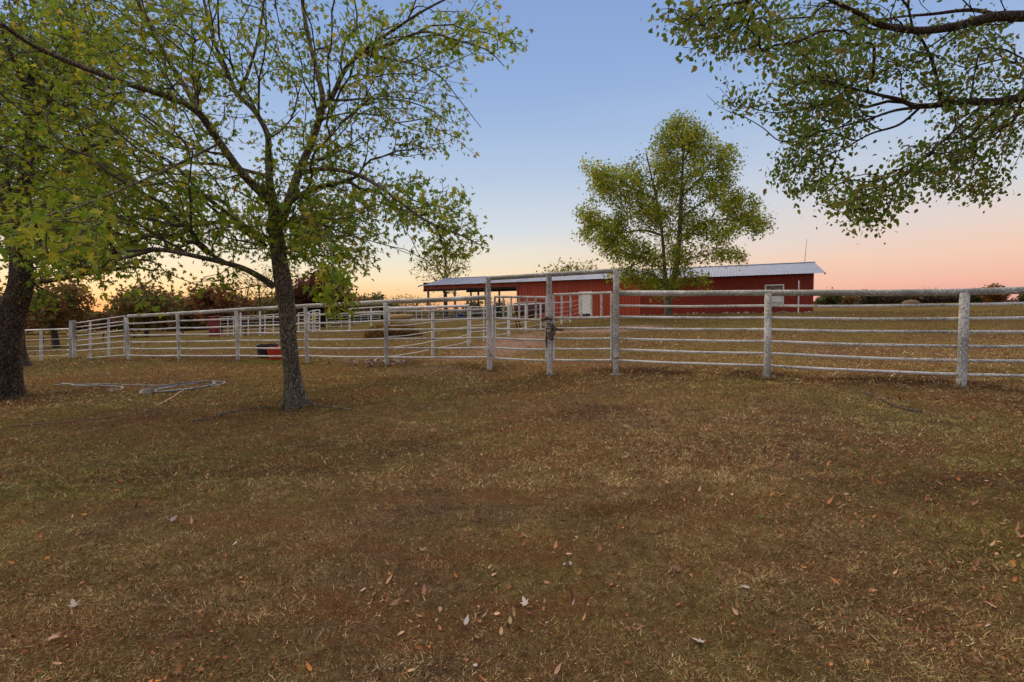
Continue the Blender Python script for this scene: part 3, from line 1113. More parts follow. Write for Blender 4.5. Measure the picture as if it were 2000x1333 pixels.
# ------------------------------------------------------------------ barn
M_PANEL = Mat('red_metal_siding')
pv = M_PANEL.noise(M_PANEL.wpos((1, 1, .25)), 3, 5, .6)
pa = M_PANEL.n('ShaderNodeAttribute', attribute_name='Rib')
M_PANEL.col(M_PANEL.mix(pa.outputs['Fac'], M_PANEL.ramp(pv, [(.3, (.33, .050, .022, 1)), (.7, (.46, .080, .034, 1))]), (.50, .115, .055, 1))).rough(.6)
M_PANEL = M_PANEL.m
M_BLOCK = Mat('red_painted_block')
bv = M_BLOCK.noise(M_BLOCK.wpos(), 6, 6, .65)
bv2 = M_BLOCK.noise(M_BLOCK.wpos((1, 1, 2.5)), .8, 4)
bc = M_BLOCK.ramp(bv, [(.3, (.20, .030, .018, 1)), (.7, (.28, .046, .028, 1))])
M_BLOCK.col(M_BLOCK.mix(M_BLOCK.ramp(bv2, [(.55, g(0)), (.75, g(.4))]), bc, (.27, .07, .045, 1))).rough(.8, 0, .15)
M_BLOCK.bump(bv, .3, .01)
M_BLOCK = M_BLOCK.m
M_TRIM = simple('orange_red_trim', (.40, .095, .045), .6, var=.15, scale=3)
M_TIN = Mat('galvanised_roof')
tv = M_TIN.noise(M_TIN.wpos((1, 1, 1)), 1.4, 6, .7)
tv2 = M_TIN.noise(M_TIN.wpos(), 9, 4, .6)
M_TIN.col(M_TIN.mix(.4, M_TIN.ramp(tv, [(.3, (.12, .15, .20, 1)), (.7, (.20, .24, .31, 1))]), M_TIN.ramp(tv2, [(.3, (.11, .135, .18, 1)), (.7, (.24, .28, .36, 1))])))
M_TIN.rough(.5, .25, .4)
M_TIN = M_TIN.m
M_WHITE = simple('white_painted_door', (.84, .85, .76), .5, var=.06, scale=4)
M_WOOD = simple('grey_timber', (.17, .14, .12), .85, var=.3, scale=9)
M_DARK = simple('dark_timber', (.05, .035, .03), .9, var=.3)
M_GLASS = Mat('window_glass')
M_GLASS.col(M_GLASS.ramp(M_GLASS.noise(M_GLASS.wpos(), 7, 3), [(.35, (.035, .04, .03, 1)), (.65, (.22, .21, .13, 1))])).rough(.12, 0, .6)
M_GLASS = M_GLASS.m

e1 = np.array([E1[0], E1[1], 0])
e2 = np.array([E2[0], E2[1], 0])
B0 = np.array([BARN_L[0], BARN_L[1], 0])


def BP(s, w, z):
    return B0 + e1 * s + e2 * w + UZ * z


LEN, SPLIT = 35.0, 21.9
ZR = 4.93
barn = thing('barn', 'long low red barn with grey tin roof and an open shed bay', 'barn', BP(17, 5, .75))


def ribbed(s0, s1, P, q, d_out, pitch=.30, rib=.022, flat=.0):
    """ribbed sheet between two edge functions P(s) and q(s), ribs along the sheet"""
    V, Fc = [], []
    xs = []
    s = s0
    k = 0
    n = max(1, round((s1 - s0) / pitch))
    for i in range(n):
        a = s0 + (s1 - s0) * i / n
        b = s0 + (s1 - s0) * (i + 1) / n
        w_ = (b - a)
        xs += [(a, 0), (a + w_ * .80, 0), (a + w_ * .85, rib), (a + w_ * .95, rib)]
    xs.append((s1, 0))
    for x, h in xs:
        V += [P(x) + d_out * h, q(x) + d_out * h]
    for i in range(len(xs) - 1):
        Fc.append((2 * i, 2 * i + 1, 2 * i + 3, 2 * i + 2))
    return V, Fc


def sheet(name, s0, s1, P, q, d_out, mat, pitch=.3, rib=.022, thick=.004):
    V, Fc = ribbed(s0, s1, P, q, d_out, pitch, rib)
    n = len(V)
    V2 = [v - d_out * thick for v in V]
    F2 = [tuple(reversed([i + n for i in f])) for f in Fc]
    m = n // 2
    ed = []
    for i in range(m - 1):
        ed.append((2 * i, 2 * i + 2, 2 * i + 2 + n, 2 * i + n))
        ed.append((2 * i + 1, 2 * i + 1 + n, 2 * i + 3 + n, 2 * i + 3))
    o = MB().add(V + V2, Fc + F2 + ed).build(name, mat, barn)
    if mat is M_PANEL:
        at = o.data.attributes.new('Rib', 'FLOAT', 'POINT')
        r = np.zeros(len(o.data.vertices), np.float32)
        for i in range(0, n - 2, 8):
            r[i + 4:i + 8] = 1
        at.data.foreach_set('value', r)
    return o


# roof sheets, front and back
eave_z = lambda s: 3.98 if s < SPLIT else 3.80
sw = 0.92
ns = round(LEN / sw)
for i in range(ns):
    a, b = LEN * i / ns, LEN * (i + 1) / ns
    ez = eave_z((a + b) / 2)
    up = UZ * .97 - e2 * .2
    lift = .003 * (i % 2)
    ov = .03 * (i % 3)
    sheet('roof_panel', a - .01, b + .004, lambda s: BP(s, -.02 * (i % 2) - ov * .3, ez + lift), lambda s: BP(s, 5.0, ZR + lift), up, M_TIN, .23, .025)
    sheet('roof_panel', a - .01, b + .004, lambda s: BP(s, 10.0, 3.9 + lift), lambda s: BP(s, 5.0, ZR + lift), UZ * .97 + e2 * .2, M_TIN, .23, .025)
MB().tube([BP(-.05, 5, ZR + .02), BP(LEN + .05, 5, ZR + .02)], .06, 8).build('ridge_cap', M_TIN, barn, smooth=True)
# gable trims
for s in (-.01, LEN + .01):
    for w in (0, 10):
        ez = (3.98 if s < 1 else 3.80) if w == 0 else 3.9
        c0, c1 = BP(s, w, ez - .06), BP(s, 5, ZR - .06)
        mid = (c0 + c1) / 2
        ax = (c1 - c0) / np.linalg.norm(c1 - c0)
        MB().box(mid, ax, np.cross(UZ, ax) / np.linalg.norm(np.cross(UZ, ax)), np.cross(ax, np.cross(UZ, ax) / np.linalg.norm(np.cross(UZ, ax))),
                 np.linalg.norm(c1 - c0) / 2, .02, .06).build('rake_trim', M_DARK if s < 1 else M_TIN, barn)
# fascia board strips over the open bay (ribbed)
s_open = 10.75
for i in range(12):
    a, b = .35 + (s_open - .35) * i / 12, .35 + (s_open - .35) * (i + 1) / 12
    sheet('fascia_panel', a, b - .012, lambda s: BP(s, .42, 3.60 - .02 * (i % 2)), lambda s: BP(s, .42, 3.96), -e2, M_TRIM, .22, .02)
# left gable end fascia
MB().box(BP(.34, 5, 4.1), e2, e1, UZ, 4.55, .02, .22).build('gable_board', M_DARK, barn)
# soffit beam, shed posts
for w in (.5, 9.4):
    MB().box(BP(5.6, w, 3.66 if w > 1 else 3.52), e1, e2, UZ, 5.3, .06, .13).build('beam', M_DARK, barn, bevel=.01)
for s, w in ((.85, .5), (3.95, .5), (7.35, .5), (.9, 9.4), (4.6, 9.4), (8.3, 9.4), (4.2, 5.0)):
    x = BP(s, w, 0)
    z = gh(x[0], x[1])[0]
    MB().box(BP(s, w, (z - .2 + 3.6) / 2), e1, e2, UZ, .085, .085, (3.6 - z + .2) / 2).build('post', M_WOOD, barn, bevel=.01)
for s in (2.0, 4.4, 6.8, 9.2):   # rafters
    for w0, w1, z0 in ((.3, 4.98, 3.86), (9.8, 5.02, 3.80)):
        a, b = BP(s, w0, z0), BP(s, w1, ZR - .10)
        ax = (b - a) / np.linalg.norm(b - a)
        side = np.cross(ax, UZ)
        side /= np.linalg.norm(side)
        MB().box((a + b) / 2, ax, side, np.cross(side, ax), np.linalg.norm(b - a) / 2, .04, .07).build('rafter', M_DARK, barn)
# metal clad wall
nP = 12
bounds = list(np.linspace(s_open, 16.62, 7)) + [None] + list(np.linspace(17.78, SPLIT, 6))
prev = None
for s in bounds:
    if s is None:
        prev = None
        continue
    if prev is not None:
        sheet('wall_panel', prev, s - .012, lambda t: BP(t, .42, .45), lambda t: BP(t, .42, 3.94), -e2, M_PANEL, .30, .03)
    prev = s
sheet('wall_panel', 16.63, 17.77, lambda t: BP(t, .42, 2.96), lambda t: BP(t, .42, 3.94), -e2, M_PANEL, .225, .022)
# corner trim lines
MB().box(BP(s_open - .03, .40, 2.2), e1, e2, UZ, .05, .05, 1.75).build('corner_trim', M_TRIM, barn)
MB().box(BP(SPLIT, .40, 2.2), e1, e2, UZ, .03, .04, 1.6).build('corner_trim', M_TRIM, barn)
# side partition, back walls, floor slab edge
MB().box(BP(s_open, 5, 2.3), e1, e2, UZ, .04, 4.5, 1.75).build('partition_wall', M_DARK, barn)
MB().box(BP((s_open + 34.3) / 2, 9.5, 2.15), e1, e2, UZ, (34.3 - s_open) / 2, .06, 1.75).build('back_wall', M_BLOCK, barn)
# block wall with window opening
zw0, zw1 = .45, 3.74


def wallbox(s0, s1, z0, z1, name='wall'):
    return MB().box(BP((s0 + s1) / 2, .52, (z0 + z1) / 2), e1, e2, UZ, (s1 - s0) / 2, .10, (z1 - z0) / 2)


ws0, ws1, wz0, wz1 = 31.22, 32.42, 1.72, 3.02
mb = MB()
for a in ((SPLIT + .03, ws0, zw0, zw1), (ws1, 34.35, zw0, zw1), (ws0, ws1, zw0, wz0), (ws0, ws1, wz1, zw1)):
    mb.box(BP((a[0] + a[1]) / 2, .52, (a[2] + a[3]) / 2), e1, e2, UZ, (a[1] - a[0]) / 2, .10, (a[3] - a[2]) / 2)
mb.build('wall', M_BLOCK, barn)
MB().box(BP(34.3, 5.0, 2.15), e1, e2, UZ, .08, 4.45, 1.75).build('end_wall', M_BLOCK, barn)
gv = [BP(34.3, .5, 3.88), BP(34.3, 9.5, 3.88), BP(34.3, 5, ZR - .06)]
MB().add([v + e1 * .08 for v in gv] + [v - e1 * .08 for v in gv], [(0, 1, 2), (5, 4, 3), (0, 3, 4, 1), (1, 4, 5, 2), (2, 5, 3, 0)]).build('gable', M_BLOCK, barn)
# window
win = thing_part = link('window', None, barn)
for a in ((ws0 - .04, ws1 + .04, wz1 - .02, wz1 + .06), (ws0 - .04, ws1 + .04, wz0 - .08, wz0), (ws0 - .04, ws0 + .04, wz0, wz1 - .02), (ws1 - .04, ws1 + .04, wz0, wz1 - .02),
          (ws0 + .04, ws1 - .04, 2.33, 2.40)):
    MB().box(BP((a[0] + a[1]) / 2, .40, (a[2] + a[3]) / 2), e1, e2, UZ, (a[1] - a[0]) / 2, .035, (a[3] - a[2]) / 2).build('frame', M_WHITE, win)
MB().box(BP((ws0 + ws1) / 2, .50, (wz0 + wz1) / 2), e1, e2, UZ, (ws1 - ws0) / 2, .008, (wz1 - wz0) / 2).build('pane', M_GLASS, win)
MB().box(BP((ws0 + ws1) / 2, .47, (wz0 + 2.3) / 2), e1, e2, UZ, (ws1 - ws0) / 2 - .06, .006, (2.3 - wz0) / 2 - .05).build('blind', M_WHITE, win)
# door
door = link('door', None, barn)
MB().box(BP(17.2, .40, 1.98), e1, e2, UZ, .53, .03, .97).build('door_leaf', M_WHITE, door, bevel=.01)
MB().box(BP(17.2, .43, .86), e1, e2, UZ, .48, .03, .14).build('door_gap_shade', M_DARK, door)  # dark strip stands in for the shaded gap under the door leaf
for s in (16.64, 17.76):
    MB().box(BP(s, .39, 1.95), e1, e2, UZ, .02, .035, 1.0).build('door_frame', M_WHITE, door)
hp = BP(17.62, .35, 1.85)
MB().tube([hp - UZ * .05, hp - e2 * .05, hp + UZ * .05], .015, 6).build('handle', M_DARK, door, smooth=True)
# antenna mast
MB().tube([BP(34.3, 5, ZR - .1), BP(34.37, 5, ZR + 1.0), BP(34.43, 5, ZR + 1.95)], [.022, .018, .012], 6).build('antenna_mast', M_WOOD, barn, smooth=True)
pole = W(1559, 616, 34.8)
pole[2] = gh(pole[0], pole[1])[0]
tag(MB().tube([pole - UZ * .1, pole + UZ * 2.30], .045, 10).build('standpipe', M_PIPE_CLEAN, origin=pole, smooth=True), 'thin white pipe standing in front of the red wall right of the window', 'pipe')


# ------------------------------------------------------------------ horse behind the gate
def horse():
    o = G(1034, 641.5)
    d = float(-((o - CN) @ RCN)[2])
    t = thing('horse', 'dark brown horse with lowered head standing in the yard behind the left gate', 'horse', o)
    S = 1.17 * d / 31
    P = [  # x, y, z, rx, ry, parent
        (-.55, 0, 1.08, .34, .38, None), (-.20, 0, 1.02, .34, .38, 0), (.25, 0, 1.00, .34, .40, 1), (.62, 0, 1.06, .30, .37, 2),
        (.92, 0, 1.06, .17, .24, 3), (1.12, 0, .98, .11, .17, 4), (1.28, 0, .78, .10, .13, 5), (1.40, 0, .56, .08, .10, 6), (1.47, 0, .40, .06, .065, 7),
        (-.80, 0, 1.02, .26, .30, 0),
    ]
    def leg(x, y, hind, dx):
        k = len(P)
        if hind:
            P.extend([(x, y, .92, .13, .16, 0), (x + .07 + dx, y, .70, .085, .10, k), (x - .10 + dx, y, .46, .05, .06, k + 1),
                      (x - .05 + dx, y, .18, .038, .04, k + 2), (x + .0 + dx, y, .05, .055, .055, k + 3)])
        else:
            P.extend([(x, y, .88, .10, .13, 3), (x + .02 + dx, y, .52, .055, .06, k), (x + dx, y, .25, .04, .045, k + 1), (x + .03 + dx, y, .05, .055, .055, k + 2)])
    leg(-.62, .15, True, -.02)
    leg(-.58, -.15, True, .10)
    leg(.58, .13, False, .06)
    leg(.60, -.13, False, -.06)
    me = bpy.data.meshes.new('body')
    me.from_pydata([(p[0] * S, p[1] * S, p[2] * S) for p in P], [(i, p[5]) for i, p in enumerate(P) if p[5] is not None], [])
    ob = link('body', me, t)
    sk = ob.modifiers.new('skin', 'SKIN')
    for i, p in enumerate(P):
        me.skin_vertices[0].data[i].radius = (p[3] * S * (1.3 if i < 4 or i == 9 else 1), p[4] * S * (1.28 if i < 4 or i == 9 else 1))
    me.skin_vertices[0].data[0].use_root = True
    sk.use_smooth_shade = True
    ss = ob.modifiers.new('sub', 'SUBSURF')
    ss.levels = ss.render_levels = 2
    mm = simple('horse_coat', (.060, .022, .013), .6, var=.3, scale=3)
    me.materials.append(mm)
    tail = [o + S * np.array(q) for q in ((-1.0, 0, 1.22), (-1.10, 0, .95), (-1.08, 0, .6), (-1.05, 0, .4))]
    MB().tube(tail, [.05, .075, .06, .015], 8).build('tail', M_DARK, t, smooth=True)
    mane = [o + S * np.array(q) for q in ((.62, 0, 1.52), (.9, 0, 1.38), (1.12, 0, 1.16), (1.28, 0, .93))]
    MB().tube(mane, [.03, .05, .045, .02], 7).build('mane', M_DARK, t, smooth=True)
    for y in (-.06, .06):
        c = o + S * np.array([1.26, y, .86])
        MB().tube([c, c + np.array([-.02, y * .3, .07]), c + np.array([-.01, y * .5, .14])], [.03, .03, .004], 6).build('ear', mm, t, smooth=True)
    t.rotation_euler = (0, 0, 0)


horse()


# ------------------------------------------------------------------ hay, mound, rubble, hoses
def blob(name, c, rx, ry, rz, mat, label, cat, rough=.25, seed=0, kind=None, cut=-.2):
    n, m = 40, 18
    V, Fc = [], []
    for i in range(m + 1):
        ph = math.pi / 2 * (1 - i / m) + (-.15 if i == m else 0)
        for k in range(n):
            th = 2 * math.pi * k / n
            x, y = math.cos(ph) * math.cos(th), math.cos(ph) * math.sin(th)
            h = 1 + rough * (fnoise(np.array([x * 3 + seed]), np.array([y * 3 + i * .12]), 1.0, seed)[0] - .5) * 2
            V.append(c + np.array([x * rx * h, y * ry * h, math.sin(ph) * rz * h]))
    for i in range(m):
        for k in range(n):
            Fc.append((i * n + k, i * n + (k + 1) % n, (i + 1) * n + (k + 1) % n, (i + 1) * n + k))
    o = MB().add(V, Fc).build(name, mat, smooth=True, origin=c)
    tag(o, label, cat, kind=kind)
    return o


def scatter_on(name, c, rx, ry, rz, n, size, pal, label, seed=0):
    """tufts of dry grass sticking out of a mound"""
    th, ph = rng.random(n) * 2 * math.pi, np.arccos(rng.random(n))
    dirs = np.stack([np.sin(ph) * np.cos(th), np.sin(ph) * np.sin(th), np.cos(ph)], 1)
    P = c + dirs * np.array([rx, ry, rz]) * .97
    u = dirs + rng.normal(size=(n, 3)) * .6 + np.array([0, 0, .5])
    u, v, nn = frames(n, u)
    V, Fc, m = leaf_mesh_arrays(SMALL * np.array([.25, 1, 1]), SMALL_F, P, size * (.5 + rng.random(n)), u, v, nn)
    o = mesh(name, V, Fc, M_GRASS, col=np.repeat(leaf_cols(pal, n), m, 0))
    tag(o, label, kind='stuff')


M_SOIL = simple('mound_soil', (.26, .15, .08), .95, var=.4, scale=5)
c = W(768, 652, 24)
c[2] = gh(c[0], c[1])[0] - .05
blob('dirt_mound', c, 1.05, .8, .38, M_SOIL, 'low dirt mound with dry grass behind the pipe fence left of the shed', 'mound', .3, 3)
scatter_on('dry_grass', c, 1.2, .9, .42, 4200, .30, [(.24, .12, .045), (.12, .07, .025), (.10, .09, .02), (.36, .21, .08), (.30, .16, .06)], 'dry weeds growing on the dirt mound')
M_HAY = simple('hay', (.33, .21, .08), .95, var=.35, scale=14)
hb = W(782, 625, 40)
hb[2] = gh(hb[0], hb[1])[0]
hb[2] = W(782, 624, 40)[2]
M_HAYD = simple('old_hay', (.12, .08, .04), .95, var=.35, scale=6)
mbh = MB().tube([hb + np.array([-.95, 0, .12]), hb + np.array([-.9, 0, .14]), hb + np.array([0, 0, .17]), hb + np.array([.88, 0, .16]), hb + np.array([.92, 0, .14])], [.17, .25, .27, .25, .18], 14)
hbo = mbh.build('hay_bale', M_HAY, origin=hb, smooth=True)
tag(hbo, 'long brown hay bale lying on the rise behind the dirt mound', 'hay bale')
leg_mat = M_DARK
c = W(1779, 597, 95)
c[2] = gh(c[0], c[1])[0]
blob('hay_stack', c, 1.6, 1.4, .95, M_HAYD, 'low round hay stack far out on the right pasture', 'hay stack', .12, 5)

M_STONES = [simple('rubble_stone', (.27, .20, .16), .9, var=.3, scale=20), simple('rubble_brick', (.24, .12, .085), .9, var=.3, scale=20), simple('rubble_pale', (.38, .32, .28), .9, var=.25, scale=20)]


def stone_mesh(seed):
    r = np.random.default_rng(seed)
    import bmesh
    bm = bmesh.new()
    bmesh.ops.create_icosphere(bm, subdivisions=1, radius=1)
    for v in bm.verts:
        v.co *= float(.75 + .45 * r.random())
    me = bpy.data.meshes.new('stone')
    bm.to_mesh(me)
    bm.free()
    return me


STONE = [stone_mesh(i) for i in range(5)]
for i, me in enumerate(STONE):
    me.materials.append(M_STONES[i % 3])
rubble = thing('rubble_heap', 'low heap of broken stones at the foot of the pipe fence left of the gateway', 'rubble', G(715, 708))
for i in range(70):
    px, py = random.gauss(715, 40), random.gauss(707, 3.2)
    px = min(max(px, 635), 800)
    p = G(px, py)
    s = random.uniform(.022, .065)
    o = link('stone', STONE[i % 5], rubble)
    o.location = Vector(p - wloc(rubble)) + Vector((0, 0, s * .25))
    o.scale = (s * 1.4, s, s * .7)
    o.rotation_euler = (random.random(), random.random(), random.random() * 6)
base_st = thing('rubble_heap', 'broken red blocks strewn along the foot of the barn wall', 'rubble', BP(34, -.3, .95))
for i in range(60):
    s_ = 34.8 - abs(random.gauss(0, 5))
    x = BP(s_, -.1 - random.random() * .9, 0)
    s = random.uniform(.04, .12)
    o = link('stone', STONE[(i * 2) % 5], base_st)
    o.location = Vector(np.array([x[0], x[1], gh(x[0], x[1])[0] + s * .3]) - wloc(base_st))
    o.scale = (s * 1.4, s, s * .7)
    o.rotation_euler = (random.random(), random.random(), random.random() * 6)


def smooth_path(pts, k=8):
    pts = np.array(pts, float)
    out = []
    n = len(pts)
    for i in range(n - 1):
        p0, p1, p2, p3 = pts[max(i - 1, 0)], pts[i], pts[i + 1], pts[min(i + 2, n - 1)]
        for j in range(k):
            t = j / k
            out.append(.5 * ((2 * p1) + (-p0 + p2) * t + (2 * p0 - 5 * p1 + 4 * p2 - p3) * t * t + (-p0 + 3 * p1 - 3 * p2 + p3) * t ** 3))
    out.append(pts[-1])
    return out


def ground_tube(pix, r, name, mat, label, cat, lift=1.0, k=6):
    pts = [G(a, b) for a, b in smooth_path(pix, k)]
    for p in pts:
        p[2] = ghn(p[:1], p[1:2])[0] + r * lift
    c = pts[0].copy()
    o = MB().tube(pts, r, 8).build(name, mat, origin=c, smooth=True)
    tag(o, label, cat)
    return o


M_HOSE = simple('grey_hose', (.34, .35, .36), .5, var=.25, scale=10)
M_HOSE_D = simple('dark_hose', (.10, .115, .13), .5, var=.3)
M_HOSE_R = simple('faded_red_hose', (.36, .18, .13), .6, var=.25)
M_HOSE_B = simple('rust_hose', (.15, .055, .035), .7, var=.25)
coil = [(105, 754), (170, 752), (240, 752.5), (310, 753.5), (360, 751), (400, 746), (428, 745), (439, 747), (430, 751), (390, 757), (330, 764), (285, 770),
        (273, 768), (282, 763), (320, 757), (370, 749), (408, 745), (420, 748), (405, 754), (360, 761), (300, 767), (276, 766.5), (290, 760), (340, 753), (385, 748), (412, 747), (416, 751), (390, 757), (345, 763), (305, 765),
        (312, 760), (350, 754), (395, 748.5)]
ground_tube(coil, .010, 'garden_hose', M_HOSE, 'grey white garden hose lying in flat loops between the two trees', 'hose')
ground_tube([(395, 749), (350, 752), (300, 759), (277, 765), (300, 768.5), (350, 765), (395, 758), (421, 750.5), (410, 747), (380, 749)], .013, 'garden_hose', M_HOSE_D, 'dark blue grey hose coiled under the pale one', 'hose', 1.8)
ground_tube([(121, 751), (160, 755), (225, 756), (239, 757.5), (236, 760.5), (222, 762), (211, 762)], .011, 'garden_hose', M_HOSE, 'short end of pale hose with a white nozzle near the left tree', 'hose', 1.2)
ground_tube([(372, 759), (352, 767), (335, 778), (318, 788), (304, 794)], .013, 'garden_hose', M_HOSE_R, 'faded pink red hose leading from the coil towards the camera', 'hose')
ground_tube([(262, 805), (215, 815), (150, 823), (80, 829), (20, 834)], .014, 'garden_hose', M_HOSE_B, 'rust red hose half hidden in the turf below the coil', 'hose', .25)
ground_tube([(1690, 769), (1712, 778), (1738, 790), (1762, 799), (1800, 806)], .014, 'fallen_branch', M_TWIG, 'grey bent stick lying on the turf below the right hand fence', 'stick')
ground_tube([(1815, 740), (1832, 757)], .010, 'fallen_branch', M_TWIG, 'short straight pale stick near the rightmost post', 'stick')
ground_tube([(380, 824), (430, 812), (480, 800), (530, 796)], .02, 'tree_root', M_BARK, 'thin surface root creeping out left of the maple trunk', 'root', .2)
ground_tube([(600, 786), (650, 796), (700, 805)], .02, 'tree_root', M_BARK, 'thin surface root creeping out right of the maple trunk', 'root', .1)


# ------------------------------------------------------------------ trees
def limb(pts, r0, r1, k=5, wob=.0):
    """pts: (px, py, depth) -> smooth world polyline with radii"""
    P = np.array(smooth_path(WA(pts), k))
    if wob:
        P[1:-1] += rng.normal(size=(len(P) - 2, 3)) * wob
    t = np.linspace(0, 1, len(P))
    return P, r0 + (r1 - r0) * t ** .85


def region(px, py, rx, ry, d0, d1, n):
    u = rng.normal(size=(n, 3))
    u /= np.linalg.norm(u, axis=1, keepdims=True)
    u *= rng.random((n, 1)) ** (1 / 3.0)
    return WA(np.stack([px + rx * u[:, 0], py + ry * u[:, 1], (d0 + d1) / 2 + (d1 - d0) / 2 * u[:, 2]], 1))


def tree(label, base, trunk, limbs, regions, leaf, leaf_f, size, pal, per, bark, big=0, name='tree', alpha=.35, droop=.12, twig_r=.0035, spread=.16,
         cat='tree', group=None, sides=4, bare=0.0, tipdrop=.5, flare=None, step=.35, keep_twigs=1.0, trunk_sides=20, zmin=None):
    t = thing(name, label, cat, base, group)
    P, R = trunk
    mb = MB()
    Vt = []
    mb.tube(P, list(R), trunk_sides)
    if trunk_sides >= 16:      # uneven bark outline and root flare
        V = np.array(mb.v)
        ax = np.repeat(np.array([np.asarray(p) for p in P]), trunk_sides, 0)
        off = V - ax
        th = np.arctan2(off[:, 1], off[:, 0])
        hgt = V[:, 2] - P[0][2]
        lob = 1 + .07 * np.sin(3 * th + hgt * 1.3) + .05 * np.sin(5 * th + 2 + hgt * 2.1) + .03 * np.sin(9 * th - hgt * 4)
        fl = np.exp(-np.clip(hgt, 0, 9) / .20) * (flare or .5) * 1.35
        lob = lob + fl * (1 + .75 * np.sin(4 * th + 1.1) + .3 * np.sin(7 * th))
        V = ax + off * lob[:, None]
        mb.v = [tuple(v) for v in V]
    mb.build('trunk', bark, t, smooth=True)
    nodes, par, rad0 = [], [], []
    for i in range(len(P)):
        nodes.append(P[i])
        par.append(len(nodes) - 2)
        rad0.append(R[i])
    for LP, LR in limbs:
        MB().tube(LP, list(LR), 10 if trunk_sides > 12 else 6).build('branch', bark, t, smooth=True)
        d = np.linalg.norm(np.array(nodes) - LP[0], axis=1)
        pj = int(d.argmin())
        for i in range(len(LP)):
            nodes.append(LP[i])
            par.append(pj if i == 0 else len(nodes) - 2)
            rad0.append(LR[i])
    nt0 = len(P)
    A = np.concatenate([region(*r) for r in regions])
    if zmin is not None:
        A = A[A[:, 2] > zmin]
    cap = len(nodes) + len(A) * 12 + 10
    NN = np.zeros((cap, 3))
    n0 = len(nodes)
    NN[:n0] = np.array(nodes)
    PL = np.zeros(cap)
    PAR = np.full(cap, -1)
    PAR[:n0] = par
    DIR = np.zeros((cap, 3))
    for i in range(n0):
        if PAR[i] >= 0:
            dv = NN[i] - NN[PAR[i]]
            PL[i] = PL[PAR[i]] + np.linalg.norm(dv)
            DIR[i] = dv / (np.linalg.norm(dv) + 1e-9)
    RR = np.zeros(cap)
    RR[:n0] = rad0
    PL[:nt0] += 1e3 if len(limbs) else 0      # twigs do not start on the bare trunk when there are limbs
    PL[nt0:n0] -= 0
    n = n0
    # order by distance from the skeleton
    dm = np.full(len(A), 1e9)
    for i in range(0, len(A), 400):
        dm[i:i + 400] = np.linalg.norm(A[i:i + 400, None] - NN[None, :n0], axis=2).min(1)
    chains = []
    for ai in np.argsort(dm):
        a = A[ai]
        dv = a - NN[:n]
        dd = np.sqrt((dv ** 2).sum(1))
        # prefer attaching so that the twig keeps going outwards
        cosv = (dv * DIR[:n]).sum(1) / (dd + 1e-9)
        cost = dd * (1.35 - .5 * cosv) + alpha * np.minimum(PL[:n], 1e4)
        j = int(cost.argmin())
        L_ = dd[j]
        if L_ < .02:
            continue
        k = int(min(10, max(2, math.ceil(L_ / step))))
        tt = np.linspace(0, 1, k + 1)[1:, None]
        p0 = NN[j]
        d0 = DIR[j] * .55 + dv[j] / L_ * .45
        c1 = p0 + d0 * L_ * .45 + UZ * L_ * .10
        pts = (1 - tt) ** 2 * p0 + 2 * (1 - tt) * tt * c1 + tt ** 2 * a
        pts[:-1] += rng.normal(size=(k - 1, 3)) * L_ * .025
        idx = [j]
        for q in pts:
            NN[n] = q
            PAR[n] = idx[-1]
            dq = q - NN[idx[-1]]
            ln = np.linalg.norm(dq)
            PL[n] = (PL[idx[-1]] if idx[-1] >= nt0 else PL[idx[-1]] - 1e3) + ln
            DIR[n] = dq / (ln + 1e-9)
            idx.append(n)
            n += 1
        chains.append(idx)
    cnt = np.zeros(n)
    for ch in chains:
        cnt[ch[-1]] += 1
    for i in range(n - 1, n0 - 1, -1):
        cnt[PAR[i]] += cnt[i]
    rr = twig_r * np.maximum(cnt, .5) ** .48
    # tubes, vectorised for all chains of the same length
    Vs, Fs = [], []
    off = 0
    byk = {}
    for ch in chains:
        if keep_twigs < 1 and rng.random() > keep_twigs and len(ch) < 4:
            continue
        byk.setdefault(len(ch), []).append(ch)
    for k, lst in byk.items():
        I = np.array(lst)
        Q = NN[I]
        rad = rr[I].copy()
        cap_r = np.where(I[:, :1] < n0, RR[I[:, :1]] * .7, 1e9)
        rad[:, 0] = rad[:, 1]
        rad = np.minimum(rad, cap_r)
        T = np.empty_like(Q)
        T[:, 1:-1] = Q[:, 2:] - Q[:, :-2]
        T[:, 0] = Q[:, 1] - Q[:, 0]
        T[:, -1] = Q[:, -1] - Q[:, -2]
        T /= np.linalg.norm(T, axis=2, keepdims=True) + 1e-9
        ref = np.where(np.abs(T[..., 2:3]) < .8, np.array([0, 0, 1.]), np.array([1., 0, 0]))
        a_ = np.cross(ref, T)
        a_ /= np.linalg.norm(a_, axis=2, keepdims=True) + 1e-9
        b_ = np.cross(T, a_)
        ths = np.arange(sides) * 2 * math.pi / sides
        ring = Q[:, :, None] + rad[:, :, None, None] * (a_[:, :, None] * np.cos(ths)[:, None] + b_[:, :, None] * np.sin(ths)[:, None])
        m = len(lst)
        Vs.append(ring.reshape(-1, 3))
        c_i, i_i, s_i = np.meshgrid(np.arange(m), np.arange(k - 1), np.arange(sides), indexing='ij')
        s2 = (s_i + 1) % sides
        b0_ = c_i * k * sides + i_i * sides + off
        Fs.append(np.stack([b0_ + s_i, b0_ + s2, b0_ + sides + s2, b0_ + sides + s_i], -1).reshape(-1, 4))
        off += m * k * sides
    o = mesh('twigs', np.concatenate(Vs), np.concatenate(Fs), M_TWIG if bark is not M_BARK_DARK else M_BARK_DARK, t)
    o['kind'] = 'stuff'
    # leaves
    tips = [(ch[-1], ch[-2]) for ch in chains if rng.random() >= bare]
    tips = np.array(tips)
    m = len(tips)
    pe = np.repeat(NN[tips[:, 0]], per, 0)
    pb = np.repeat(NN[tips[:, 1]], per, 0)
    f = rng.random((m * per, 1))
    sc = spread
